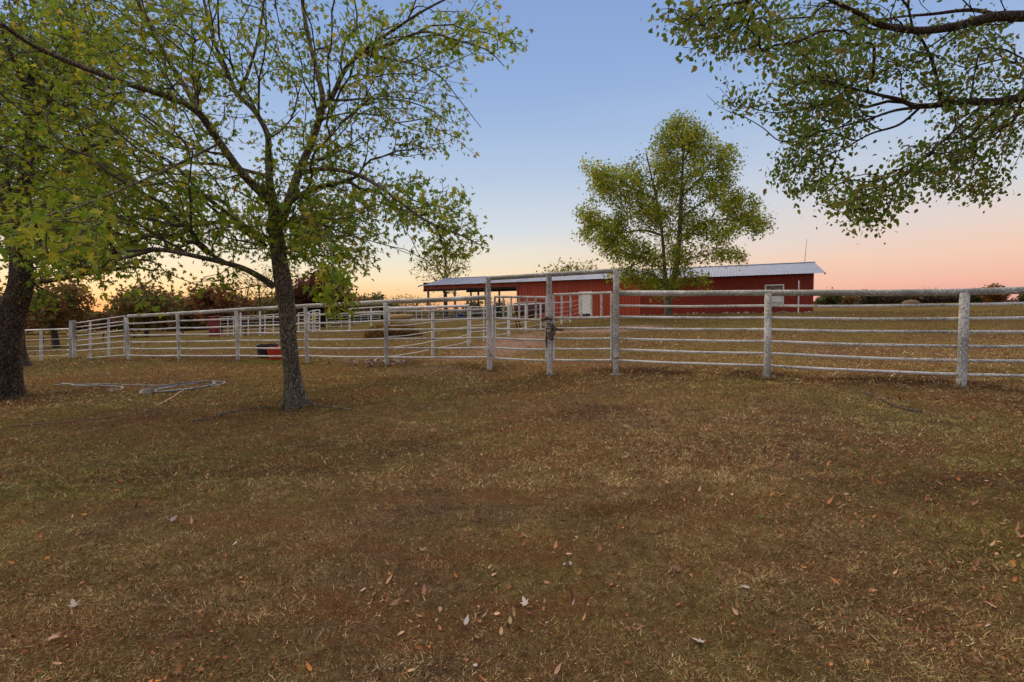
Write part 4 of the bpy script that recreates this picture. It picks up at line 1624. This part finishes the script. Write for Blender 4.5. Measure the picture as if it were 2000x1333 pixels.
    pos = pb + (pe - pb) * (f * 1.0) + rng.normal(size=(m * per, 3)) * sc
    out = (pe - pb)
    out /= np.linalg.norm(out, axis=1, keepdims=True) + 1e-9
    u = out * .5 + rng.normal(size=out.shape) * .75 - UZ * tipdrop
    u, v, nn = frames(m * per, u, 1.0, .8)
    S = size * (.55 + .75 * rng.random(m * per))
    C = leaf_cols(pal, m * per, .22)
    # slow colour change through the crown so neighbouring leaves are alike
    cl = fnoise(pos[:, 0] * 1.0 + pos[:, 2] * .7, pos[:, 1] + pos[:, 2] * .5, .9, 31)[:, None]
    C = C * np.clip(.35 + 1.35 * cl, .5, 1.5)
    campos = CN
    dist = np.linalg.norm(pos - campos, axis=1)
    ctr = (pos - campos) @ RCN
    okv = (-ctr[:, 2] > .5) & (np.abs(ctr[:, 0] / np.maximum(-ctr[:, 2], .1)) < 1.05) & (np.abs(ctr[:, 1] / np.maximum(-ctr[:, 2], .1)) < .70)
    keep = dist > 1.6
    pos, u, v, nn, S, C, dist, okv = [q[keep] for q in (pos, u, v, nn, S, C, dist, okv)]
    curl = -rng.random(len(pos)) * .5
    if big:
        score = np.where(okv, S / dist, 0)
        order = np.argsort(-score)
        sel, rest = order[:big], order[big:]
    else:
        sel, rest = np.array([], int), np.arange(len(pos))
    V, Fc, mm = leaf_mesh_arrays(leaf, leaf_f, pos[rest], S[rest], u[rest], v[rest], nn[rest], curl[rest])
    o = mesh('crown', V, Fc, M_LEAF, t, col=np.repeat(C[rest], mm, 0))
    o['kind'] = 'stuff'
    if len(sel):
        vari = []
        pa = np.array(pal)
        for q in range(10):
            cc = leaf_cols(pal, 1, .2)[0]
            Tq = leaf.copy()
            Tq[:, 2] += -(.1 + .04 * q) * (Tq[:, 1] ** 2 + Tq[:, 0] ** 2 * 1.5)
            me = bpy.data.meshes.new('leaf')
            me.from_pydata([tuple(x) for x in Tq], [], leaf_f)
            at = me.color_attributes.new('Col', 'FLOAT_COLOR', 'POINT')
            at.data.foreach_set('color', np.tile(np.append(cc, 1.), len(Tq)).astype(np.float32))
            me.materials.append(M_LEAF)
            vari.append(me)
        bl = wloc(t)
        for q, i in enumerate(sel):
            ob = link('leaf', vari[q % 10], t)
            M = Matrix.Identity(4)
            for r_ in range(3):
                M[r_][0], M[r_][1], M[r_][2] = v[i][r_] * S[i], u[i][r_] * S[i], nn[i][r_] * S[i]
                M[r_][3] = pos[i][r_] - bl[r_]
            ob.matrix_local = M
    return t


GREEN = [(.12, .20, .014), (.16, .24, .018), (.22, .26, .02), (.085, .155, .012), (.31, .29, .025), (.17, .22, .025), (.12, .18, .015), (.13, .21, .018), (.36, .28, .03)]
DARKG = [(.06, .10, .015), (.085, .125, .018), (.12, .145, .02), (.045, .08, .014), (.16, .14, .02)]
ELM = [(.075, .13, .018), (.095, .155, .02), (.14, .18, .026), (.060, .11, .016), (.11, .165, .022), (.19, .18, .03), (.08, .135, .018), (.09, .15, .02), (.18, .13, .03)]

# --- big maple in front
D0 = 7.9
mbase = W(576, 792, D0)
mbase[2] = gh(mbase[0], mbase[1])[0]
tr_pts = [(577, 800, D0), (574, 770, D0), (569, 720, D0), (563, 660, D0), (560, 600, D0), (552, 545, D0), (543, 480, D0), (538, 430, D0), (530, 375, D0)]
TP = np.array(smooth_path(WA(tr_pts), 5))
TR = np.interp(np.linspace(0, 1, len(TP)), [0, .08, .2, .45, .62, .8, 1], [.155, .140, .125, .124, .128, .108, .070])
ML = [
    limb([(535, 560, 7.9), (505, 540, 7.8), (468, 522, 7.5), (405, 506, 7.0), (315, 488, 6.3), (262, 490, 5.8), (180, 500, 5.2)], .062, .012),
    limb([(530, 395, 7.9), (508, 375, 7.8), (468, 333, 7.6), (423, 270, 7.3), (382, 216, 7.0), (315, 185, 6.6), (243, 162, 6.1), (157, 130, 5.6), (67, 90, 5.1), (0, 45, 4.8)], .075, .020),
    limb([(390, 222, 7.05), (370, 185, 7.2), (351, 153, 7.3), (315, 95, 7.3), (290, 40, 7.2), (270, 5, 7.1), (255, -60, 7.0)], .045, .018),
    limb([(528, 370, 7.9), (524, 310, 8.1), (522, 262, 8.3), (495, 215, 8.4), (463, 183, 8.5), (440, 130, 8.6), (423, 95, 8.7), (402, 20, 8.8), (390, -60, 9)], .06, .02),
    limb([(466, 186, 8.5), (486, 138, 8.2), (504, 76, 8.0), (516, 0, 7.9), (520, -70, 7.8)], .03, .012),
    limb([(540, 450, 7.9), (556, 415, 7.9), (585, 333, 8.0), (612, 270, 8.1), (630, 202, 8.2), (621, 148, 8.3), (603, 75, 8.4), (590, 0, 8.5), (585, -80, 8.5)], .085, .02),
    limb([(625, 215, 8.2), (648, 190, 8.0), (675, 135, 7.8), (711, 99, 7.6), (770, 58, 7.3), (833, 18, 7.1), (900, -15, 7.0)], .05, .010),
    limb([(705, 106, 7.65), (752, 90, 7.3), (824, 63, 7.0), (882, 76, 6.8), (950, 98, 6.6), (985, 130, 6.5)], .026, .005),
    limb([(645, 196, 8.0), (680, 196, 8.3), (716, 193, 8.5), (792, 198, 8.7), (840, 215, 8.8), (880, 240, 8.8)], .024, .006),
    limb([(590, 338, 8.0), (635, 330, 7.8), (698, 342, 7.4), (752, 373, 7.1), (806, 414, 6.8), (851, 441, 6.6), (900, 460, 6.5), (940, 480, 6.4)], .042, .007),
    limb([(716, 106, 7.6), (770, 118, 8.0), (815, 128, 8.3), (860, 150, 8.4), (893, 190, 8.5), (940, 250, 8.6)], .022, .005),
    limb([(463, 186, 8.5), (450, 157, 8.9), (400, 80, 9.3), (328, 18, 9.6), (290, -30, 9.7)], .035, .012),
    limb([(525, 345, 8.0), (440, 325, 8.9), (350, 320, 9.6), (250, 345, 10.2), (180, 360, 10.6)], .035, .01),
    limb([(430, 280, 7.35), (350, 320, 6.3), (250, 365, 5.3), (150, 405, 4.4), (80, 425, 3.9), (30, 455, 3.6)], .020, .004),
    limb([(548, 440, 7.85), (590, 425, 7.1), (625, 445, 6.2), (648, 500, 5.5), (655, 570, 5.1)], .028, .006),
    limb([(545, 500, 7.9), (600, 460, 8.4), (680, 440, 8.8), (740, 460, 8.9)], .026, .006),
    limb([(520, 480, 7.9), (470, 450, 8.4), (410, 435, 8.8), (340, 440, 9.1)], .028, .008),
]
MR = [(230, 180, 290, 230, 5.6, 10.4, 720), (110, 420, 150, 90, 4.0, 7.5, 120), (120, 450, 110, 60, 3.0, 4.4, 14), (410, 420, 150, 90, 6.4, 9.4, 260),
      (230, 400, 200, 100, 5.6, 9.5, 240), (400, 60, 260, 130, 6.2, 10, 270), (600, 330, 110, 130, 6.8, 9.5, 160), (670, 345, 100, 100, 7, 9, 90),
      (560, 430, 110, 90, 7.0, 9.0, 110),
      (640, 455, 85, 75, 5.4, 8.8, 140), (648, 560, 30, 75, 4.8, 5.8, 34), (560, 480, 70, 60, 7.6, 9, 60), (690, 130, 160, 130, 6, 9.5, 180),
      (820, 70, 150, 75, 6.2, 8.6, 100), (820, 190, 120, 100, 7, 9.4, 90), (850, 270, 95, 50, 7.5, 9, 36), (790, 400, 130, 62, 6.3, 8.3, 140),
      (900, 465, 55, 45, 6.1, 7.0, 36), (850, 500, 55, 35, 6.2, 7, 14), (960, 60, 80, 70, 6.2, 7.6, 32), (430, 555, 80, 30, 6.8, 8, 14), (710, 480, 60, 60, 7, 9, 34),
      (150, 510, 130, 45, 4.8, 7, 56), (290, 585, 110, 30, 5.0, 6.4, 6),
      (450, -190, 480, 150, 5.5, 10, 260), (-120, 250, 130, 300, 4.8, 9, 100)]
tree('large yellow green maple whose trunk stands in front of the fence left of centre', mbase, (TP, TR), ML, MR, MAPLE, MAPLE_F,
     .084, GREEN, 7, M_BARK, big=290, name='maple_tree', alpha=.30, spread=.085, flare=.55, zmin=1.0)

# --- left tree at the frame edge
D1 = 8.9
b1 = W(8, 781, D1)
b1[2] = gh(b1[0], b1[1])[0]
T2 = np.array(smooth_path(WA([(2, 792, D1), (6, 760, D1), (8, 700, D1), (14, 650, D1), (27, 605, D1), (42, 560, D1), (42, 510, D1), (38, 440, D1), (48, 350, D1), (60, 250, D1), (60, 120, D1)]), 5))
R2 = np.interp(np.linspace(0, 1, len(T2)), [0, .1, .3, .5, .7, 1], [.29, .26, .215, .175, .13, .05])
L2 = [
    limb([(52, 552, 8.9), (100, 548, 8.7), (164, 536, 8.5), (225, 527, 8.3), (262, 522, 8.1), (300, 530, 8.0)], .05, .014),
    limb([(262, 507, 7.6), (300, 512, 7.5), (330, 535, 7.4), (395, 560, 7.3)], .016, .004),
    limb([(40, 480, 8.9), (90, 420, 9.3), (130, 340, 9.7), (190, 250, 10), (240, 180, 10.2)], .08, .02),
    limb([(40, 440, 8.9), (-20, 350, 9.2), (-70, 250, 9.6), (-120, 120, 9.8)], .08, .02),
    limb([(60, 260, 8.9), (110, 160, 9.3), (140, 60, 9.8), (150, -40, 10)], .05, .015),
    limb([(50, 380, 8.9), (100, 330, 8.2), (170, 290, 7.8), (230, 270, 7.6)], .04, .012),
    limb([(60, 200, 8.9), (20, 100, 8.5), (-20, 0, 8.3), (-50, -80, 8.2)], .04, .012),
]
Rg2 = [(110, 260, 220, 240, 8, 12.5, 760), (60, 60, 190, 130, 8, 12, 360), (110, 460, 150, 80, 8, 10.5, 230), (230, 500, 90, 40, 7.6, 9.2, 50), (60, 580, 90, 40, 8.2, 10, 34),
       (-120, 200, 150, 300, 7.5, 11, 200), (330, 530, 60, 22, 7.2, 8, 8)]
tree('dark trunked maple at the left edge leaning right, with dense small leaves', b1, (T2, R2), L2, Rg2, MAPLE, MAPLE_F, .078, DARKG + GREEN[:3], 9, M_BARK_DARK, big=0,
     name='maple_tree', alpha=.3, spread=.12, flare=.35)

# --- tree behind it
b3 = W(30, 712, 15.5)
b3[2] = gh(b3[0], b3[1])[0]
T3 = np.array(smooth_path(WA([(30, 716, 15.5), (32, 660, 15.5), (30, 580, 15.5), (40, 480, 15.5), (60, 350, 15.5), (70, 200, 15.5)]), 4))
R3 = np.interp(np.linspace(0, 1, len(T3)), [0, .2, 1], [.27, .20, .05])
L3 = [limb([(38, 500, 15.5), (110, 400, 16), (180, 330, 16.5)], .09, .02), limb([(45, 440, 15.5), (-20, 350, 15), (-60, 260, 15)], .09, .02), limb([(60, 340, 15.5), (130, 220, 15), (190, 120, 15)], .07, .02)]
tree('second maple standing just behind the one at the left edge', b3, (T3, R3), L3, [(100, 330, 170, 200, 13, 18, 420), (80, 120, 160, 130, 13, 18, 230), (-60, 350, 100, 200, 13, 18, 100), (170, 480, 90, 60, 14, 17, 60)],
     CLUMP, CLUMP_F, .15, DARKG, 10, M_BARK_DARK, name='maple_tree', alpha=.3, spread=.28, trunk_sides=16, step=.6, twig_r=.006)

# --- overhanging elm at the right, trunk outside the frame
D4 = 6.3
b4 = W(2520, 700, 6.4)
b4[2] = gh(b4[0], b4[1])[0]
up4 = [b4 + np.array([0, 0, -.1]), b4 + np.array([0, 0, .8]), b4 + np.array([-.05, 0, 1.8]), b4 + np.array([-.15, .05, 2.8]), b4 + np.array([-.25, .1, 3.8]), b4 + np.array([-.3, .1, 5.5]), b4 + np.array([-.35, .1, 7.0])]
T4 = np.array(smooth_path(up4, 4))
R4 = np.interp(np.linspace(0, 1, len(T4)), [0, .15, .6, 1], [.30, .25, .20, .05])


def tof(p, rest, r0, r1):
    P = np.array(smooth_path([p] + list(WA(rest)), 5))
    t = np.linspace(0, 1, len(P))
    return P, r0 + (r1 - r0) * t ** .8


j1, j2, j3 = T4[14], T4[10], T4[18]
L4 = [
    tof(j1, [(2150, 30, 6.2), (2000, 32, 6.1), (1936, 34, 6.0), (1865, 52, 5.95), (1794, 60, 5.9), (1719, 49, 5.8), (1692, 34, 5.7), (1644, 11, 5.5), (1560, -20, 5.3), (1450, 0, 5.1)], .085, .008),
    tof(j2, [(2200, 175, 6.5), (2000, 191, 6.5), (1944, 199, 6.5), (1887, 199, 6.5), (1797, 208, 6.5), (1756, 195, 6.4), (1722, 187, 6.3), (1650, 170, 6.2), (1580, 160, 6.1)], .075, .008),
    limb([(1797, 210, 6.5), (1749, 216, 6.4), (1700, 232, 6.3), (1647, 247, 6.2), (1590, 262, 6.1), (1540, 290, 6.1)], .022, .005),
    limb([(1797, 210, 6.5), (1756, 244, 6.6), (1700, 262, 6.7), (1644, 292, 6.8), (1576, 315, 6.9), (1530, 330, 6.9)], .020, .004),
    limb([(1925, 200, 6.5), (1869, 251, 6.3), (1824, 292, 6.1), (1775, 337, 5.9), (1730, 370, 5.8), (1690, 410, 5.7)], .020, .004),
    limb([(1640, 195, 6.2), (1590, 208, 6.3), (1524, 221, 6.4), (1470, 212, 6.5), (1437, 202, 6.6), (1405, 172, 6.6)], .010, .0025),
    limb([(1620, 235, 6.3), (1535, 277, 6.4), (1490, 250, 6.5), (1460, 232, 6.5), (1411, 212, 6.5), (1380, 185, 6.5)], .010, .002),
    limb([(1960, 34, 6.1), (1900, 20, 6.3), (1820, 28, 6.5), (1740, 36, 6.8), (1650, 60, 7.0), (1580, 90, 7.1)], .028, .006),
    limb([(1870, 52, 5.95), (1840, 75, 6.1), (1790, 110, 6.3), (1740, 150, 6.5), (1690, 185, 6.7)], .014, .004),
    limb([(1930, 40, 6.0), (1870, 70, 6.3), (1820, 105, 6.5), (1760, 140, 6.7), (1700, 130, 6.9)], .014, .004),
    tof(j1, [(2150, 120, 7.2), (2010, 170, 7.4), (1930, 250, 7.5), (1880, 310, 7.5), (1830, 350, 7.4)], .05, .006),
    tof(j3, [(2200, -120, 6), (2000, -130, 5.8), (1800, -110, 5.6), (1600, -90, 5.4)], .06, .01),
]
Rg4 = [(1620, 95, 180, 105, 5, 7.6, 470), (1420, 50, 120, 66, 4.6, 5.8, 170), (1330, 28, 70, 34, 4.5, 5.3, 32), (1600, 225, 100, 80, 5.6, 7.4, 260), (1570, 330, 75, 55, 6.2, 7.4, 130),
       (1690, 380, 105, 42, 5.4, 6.6, 150), (1850, 325, 120, 58, 5.6, 7.8, 210), (1890, 150, 125, 130, 5.4, 7.8, 330), (1960, 260, 60, 70, 6.5, 7.8, 80), (1690, 425, 55, 20, 5.5, 6.1, 34), (1920, 370, 55, 26, 6.6, 7.6, 30),
       (1470, 215, 55, 35, 6.2, 6.8, 26), (1430, 190, 45, 45, 6.3, 6.8, 18), (1820, -120, 330, 110, 5, 7.5, 260), (2170, 130, 130, 230, 5.4, 8, 200), (2450, 0, 200, 250, 4.5, 8.5, 160)]
tree('overhanging elm whose leafy boughs reach in from the right edge', b4, (T4, R4), L4, Rg4, OVAL * np.array([1.5, 1, 1]), OVAL_F, .060, ELM, 6, M_BARK_DARK, big=290,
     name='elm_tree', alpha=.22, spread=.085, flare=.35, twig_r=.0028, tipdrop=.7)

# --- tree before the barn
D5 = 33.0
b5 = W(1306, 618, D5)
b5[2] = gh(b5[0], b5[1])[0]
T5 = np.array(smooth_path(WA([(1306, 622, D5), (1305, 600, D5), (1304, 575, D5), (1315, 545, D5), (1324, 500, D5), (1328, 440, D5), (1331, 370, D5), (1334, 300, D5), (1330, 245, D5)]), 4))
R5 = np.interp(np.linspace(0, 1, len(T5)), [0, .1, .25, .4, .7, 1], [.30, .26, .25, .20, .12, .03])
L5 = [
    limb([(1303, 572, D5), (1299, 540, 32.8), (1296, 490, 32.4), (1290, 430, 32), (1278, 370, 31.8), (1262, 300, 31.8)], .17, .04),
    limb([(1326, 470, D5), (1360, 440, 33.5), (1400, 430, 34), (1450, 432, 34.3), (1490, 430, 34.5)], .08, .02),
    limb([(1293, 460, 32.3), (1255, 450, 31.8), (1210, 455, 31), (1170, 440, 30.5), (1145, 430, 30.3)], .08, .02),
    limb([(1331, 385, D5), (1365, 350, 34), (1400, 310, 34.6), (1425, 280, 35)], .08, .02),
    limb([(1282, 390, 31.9), (1240, 370, 31.2), (1200, 350, 30.8), (1165, 330, 30.5)], .08, .02),
    limb([(1328, 430, D5), (1380, 390, 32), (1440, 370, 31.5)], .07, .02),
    limb([(1296, 500, 32.5), (1260, 510, 31), (1220, 525, 30), (1190, 530, 29.5)], .06, .02),
    limb([(1322, 510, D5), (1370, 500, 32), (1420, 490, 31.5)], .06, .02),
    limb([(1333, 320, D5), (1360, 270, 33), (1380, 250, 33)], .05, .02),
    limb([(1332, 340, D5), (1300, 290, 33.6), (1280, 260, 34)], .05, .02),
    limb([(1310, 550, D5), (1310, 555, 31), (1300, 560, 29.8), (1290, 570, 29.3)], .05, .015),
]
Rg5 = [(1335, 262, 42, 34, 31, 35, 60), (1300, 300, 36, 40, 31, 36, 60), (1375, 300, 40, 42, 31, 36, 70), (1320, 350, 66, 42, 30, 37, 130), (1185, 362, 48, 40, 29, 33, 100), (1235, 350, 26, 34, 30, 34, 40),
       (1250, 410, 50, 36, 29, 35, 100), (1180, 452, 50, 34, 28.5, 33, 90), (1150, 420, 22, 20, 29, 32, 24), (1215, 485, 55, 28, 28.5, 33, 80), (1325, 430, 64, 44, 30, 37, 120), (1425, 318, 26, 38, 32, 36, 46), (1408, 375, 44, 36, 31, 37, 80),
       (1450, 405, 44, 24, 31, 36, 66), (1475, 436, 32, 20, 31, 36, 46), (1405, 450, 55, 24, 30, 36, 66), (1310, 500, 70, 26, 29, 36, 80), (1240, 540, 56, 18, 28.5, 32, 44), (1295, 562, 46, 18, 28.8, 32, 34),
       (1345, 545, 50, 16, 29, 33, 22), (1405, 496, 50, 13, 30, 34, 26), (1310, 390, 172, 142, 29, 37, 45), (1330, 250, 45, 28, 31, 35, 20), (1440, 500, 22, 10, 31, 33, 10), (1325, 238, 18, 12, 32, 34, 10), (1160, 330, 24, 14, 30, 32, 10)]
OLIVE = [(.16, .23, .018), (.26, .29, .022), (.37, .33, .025), (.10, .16, .014), (.17, .23, .02), (.42, .35, .03), (.09, .14, .014)]
tree('tall olive yellow tree standing in front of the red barn', b5, (T5, R5), L5, Rg5, CLUMP, CLUMP_F, .150, OLIVE, 30, M_BARK, name='ash_tree', alpha=.25, spread=.25, trunk_sides=16, step=.8, twig_r=.010, flare=.3, bare=.04)


# --- generic distant tree
def far_tree(label, px, yb, d, ytop, wpx, pal, n=160, per=16, size=.35, name='tree', bare=0.0, trunk_r=.22, lobes=4, seed=1, low=.25, group='trees at the far edge of the yard', bark=M_BARK_DARK, lf=(CLUMP, CLUMP_F), spread=.4, twr=.014):
    r = random.Random(seed)
    b = W(px, yb, d)
    b[2] = gh(b[0], b[1])[0] - .05
    h = (W(px, ytop, d) - b)[2]
    Wm = wpx / F * d
    top = b + np.array([r.uniform(-.1, .1) * Wm, 0, h * .72])
    P = np.array(smooth_path([b, b + (top - b) * .35 + np.array([r.uniform(-.2, .2), 0, 0]), b + (top - b) * .7, top], 4))
    R = np.linspace(trunk_r, trunk_r * .25, len(P))
    limbs, regs = [], []
    for i in range(lobes + 3):
        a = i * 2.4 + r.random()
        k0 = int(len(P) * r.uniform(.3, .75))
        e = b + np.array([math.cos(a) * Wm * .36, math.sin(a) * Wm * .36, h * r.uniform(.45, .85)])
        m = (P[k0] + e) / 2 + np.array([0, 0, h * .02])
        Q = np.array(smooth_path([P[k0], m, e], 4))
        limbs.append((Q, np.linspace(R[k0] * .6, .02, len(Q))))
    py = lambda z: yb - z / d * F          # metres above the base to pixels
    cz = [(0, .62, .30, .34)]
    regs.append((px, py(h * .60), wpx * .34, h * .36 / d * F, d - Wm * .38, d + Wm * .38, int(n * .5)))
    for i in range(lobes):
        a = i * 2 * math.pi / lobes + r.random()
        regs.append((px + math.cos(a) * wpx * .30, py(h * r.uniform(low + .17, .74)), wpx * r.uniform(.17, .25), h * r.uniform(.14, .22) / d * F,
                     d + math.sin(a) * Wm * .3 - Wm * .2, d + math.sin(a) * Wm * .3 + Wm * .2, int(n * .5 / lobes)))
    return tree(label, b, (P, R), limbs, regs, lf[0], lf[1], size, pal, per, bark, name=name, alpha=.25, spread=spread, trunk_sides=9, step=1.5, twig_r=twr, bare=bare, group=group, zmin=b[2] + h * low * .6)


RUST = [(.16, .060, .024), (.12, .045, .022), (.21, .09, .03), (.08, .042, .02), (.13, .075, .025)]
MIXR = [(.17, .080, .026), (.14, .11, .026), (.10, .10, .024), (.22, .12, .035)]
DKG = [(.05, .065, .018), (.07, .08, .02), (.09, .085, .022), (.11, .075, .025)]
TAN = [(.28, .22, .06), (.22, .17, .05), (.34, .26, .08)]
far_tree('reddish brown oak behind the far left gate', 110, 676, 31, 545, 150, RUST + MIXR + DKG, 150, 16, .24, seed=3, low=.30, spread=.35, name='oak_tree')
far_tree('leftmost rusty oak beside the leaning maple', 40, 678, 34, 560, 110, RUST, 110, 14, .25, seed=4, low=.3, spread=.35, name='oak_tree')
far_tree('dark rust oak right of the sunset gap', 285, 655, 48, 556, 165, MIXR + RUST[:2] + DKG + DKG[:2], 230, 16, .34, seed=5, low=.28, name='oak_tree')
far_tree('wine red oak behind the red chute', 430, 650, 52, 549, 120, RUST, 190, 16, .36, seed=6, low=.15, name='oak_tree')
far_tree('large dark red oak behind the maple trunk', 630, 645, 46, 512, 150, [(.085, .028, .018), (.06, .022, .015), (.11, .045, .02)], 330, 18, .34, seed=7, low=.15, name='oak_tree')
far_tree('thin bare sapling left of the maple trunk', 478, 640, 40, 515, 60, TAN, 45, 3, .16, seed=8, low=.4, bare=.5, trunk_r=.07, spread=.15, name='sapling', twr=.008)
far_tree('pale thin sapling next to the maple trunk', 512, 640, 42, 510, 70, [(.16, .17, .03), (.22, .20, .04)], 70, 6, .18, seed=18, low=.3, bare=.2, trunk_r=.08, spread=.25, name='sapling', twr=.008)
far_tree('olive brown bush tree behind the white pens', 555, 645, 60, 560, 130, DKG + MIXR, 170, 14, .42, seed=9, low=.1)
far_tree('green brown tree right of the dark red oak', 712, 640, 75, 568, 80, DKG + MIXR, 150, 14, .42, seed=10, low=.1)
far_tree('small round topped dark green tree on the skyline', 734, 640, 80, 565, 55, [(.035, .055, .015), (.05, .07, .02)], 170, 16, .42, seed=11, low=.1)
far_tree('low dark tree right of the round topped one', 765, 640, 82, 578, 60, DKG, 120, 14, .45, seed=12, low=.05)
for i, (px, yt, wd) in enumerate(((775, 566, 34), (795, 563, 36), (812, 568, 30), (840, 572, 36), (985, 575, 30), (1000, 578, 34))):
    far_tree(['thin tan tree left of the shed, first of the airy ones', 'thin tan tree left of the shed, tallest of the airy ones', 'thin tan tree nearest the left end of the shed',
              'thin tan tree seen under the left end of the shed roof', 'pale thin tree seen through the shed bay beside the gateway', 'pale thin tree seen through the bay against the red wall'][i],
             px, 636, 78, yt, wd, TAN + [(.16, .13, .04)], 60, 5, .28, seed=20 + i, low=.2, bare=.2, trunk_r=.1, spread=.3, twr=.018)
far_tree('dark bush seen below the shed roof', 925, 636, 66, 575, 46, DKG + [(.14, .13, .03)], 110, 14, .35, seed=27, low=.02, name='bush')
far_tree('dark little evergreen seen through the shed bay', 973, 634, 70, 578, 26, [(.04, .06, .015)], 60, 12, .3, seed=28, low=.02, name='bush')
# airy tree above the shed roof
b6 = W(870, 630, 62)
far_tree('half bare fan shaped tree rising behind the shed roof', 872, 632, 62, 432, 138, [(.22, .21, .04), (.28, .25, .05), (.17, .17, .03)], 300, 5, .26, seed=30, low=.32, bare=.28, trunk_r=.3, spread=.35, twr=.013, group='trees behind the barn', name='elm_tree')
far_tree('pale green tree rising behind the barn beside the tall yellow tree', 1122, 640, 60, 478, 130, [(.22, .22, .05), (.28, .25, .06), (.17, .18, .04)], 220, 9, .30, seed=31, low=.4, bare=.15, spread=.45, group='trees behind the barn', name='elm_tree')
far_tree('dark green tree top just over the barn roof', 1470, 625, 70, 510, 80, [(.06, .085, .02), (.09, .10, .025)], 150, 14, .4, seed=32, low=.3, group='trees behind the barn')
# right skyline
far_tree('dark round tree beside the right end of the barn', 1622, 600, 110, 568, 54, DKG, 150, 16, .5, seed=40, low=.02, group='trees along the right skyline')
far_tree('orange brown tree at the right end of the skyline gap', 1658, 600, 120, 571, 28, MIXR, 80, 12, .5, seed=41, low=.02, group='trees along the right skyline')
far_tree('thin bare tree standing in the skyline gap', 1674, 599, 120, 566, 22, TAN, 20, 2, .3, seed=42, low=.1, bare=.6, trunk_r=.12, group='trees along the right skyline')
far_tree('orange topped tree near the right edge of the skyline', 1942, 597, 120, 550, 60, [(.20, .075, .02), (.15, .07, .02), (.09, .07, .02)], 170, 14, .5, seed=43, low=.02, group='trees along the right skyline')
far_tree('dark tree just right of the tallest fence post', 1905, 597, 130, 561, 50, DKG, 130, 14, .55, seed=44, low=.02, group='trees along the right skyline')
far_tree('dark tree cut by the right edge of the photo', 2010, 597, 120, 563, 40, DKG, 110, 14, .55, seed=45, low=.02, group='trees along the right skyline')
far_tree('bare topped tree over the dark thicket', 1820, 597, 140, 554, 50, [(.14, .09, .06)], 70, 3, .3, seed=46, low=.2, bare=.6, trunk_r=.15, group='trees along the right skyline')


# far thickets as one mass
def thicket(name, label, x0, x1, d, yb, yt, n, pal, size):
    px = rng.uniform(x0, x1, n)
    hh = yt + (yb - yt) * (.45 * fnoise(px * .05, px * 0, 1.0, 3))
    py = hh + (yb - hh) * rng.random(n) ** 1.15
    dd = d * (1 + .10 * rng.random(n))
    P = WA(np.stack([px, py, dd], 1))
    u, v, nn = frames(n)
    V, Fc, m = leaf_mesh_arrays(SMALL * np.array([1.3, 1, 1]), SMALL_F, P, size * (.6 + .8 * rng.random(n)), u, v, nn)
    o = mesh(name, V, Fc, M_LEAF, col=np.repeat(leaf_cols(pal, n), m, 0))
    tag(o, label, kind='stuff')


BR = [(.10, .07, .045), (.075, .06, .035), (.12, .08, .05), (.06, .06, .03)]
thicket('treeline', 'brown grey thicket along the right skyline', 1675, 1880, 140, 598, 566, 9000, BR, .9)
thicket('treeline', 'low brown scrub behind the right pasture', 1590, 2150, 150, 598, 584, 6000, BR, .8)
thicket('treeline', 'dark rust wood behind the left paddock', -150, 420, 85, 642, 600, 12000, RUST + DKG, .7)
thicket('treeline', 'rust brown scrub behind the white pens', 330, 760, 80, 636, 574, 16000, RUST + MIXR + DKG, .6)
thicket('treeline', 'low scrub seen beyond the shed', 740, 1080, 85, 630, 598, 5000, MIXR + DKG + TAN[:1], .5)

# far rail fence on the left paddock
rf = thing('rail_fence', 'thin dark rail fence far back on the left paddock', 'fence', W(200, 665, 40))
for a, b in (((-40, 671, 40), (200, 661, 42)), ((200, 661, 42), (420, 650, 46))):
    for dy in (0, 6):
        pipe(W(a[0], a[1] + dy - 6, a[2]), W(b[0], b[1] + dy - 6, b[2]), .03, 'rail', M_DARK, rf, 6)
for px, y, d in ((40, 674, 40.5), (84, 672, 41), (148, 668, 41.5), (202, 665, 42), (262, 662, 43), (357, 656, 44.5)):
    MB().tube([W(px, y + 1, d), W(px, y - 13, d)], .06, 6).build('post', M_DARK, rf, smooth=True)
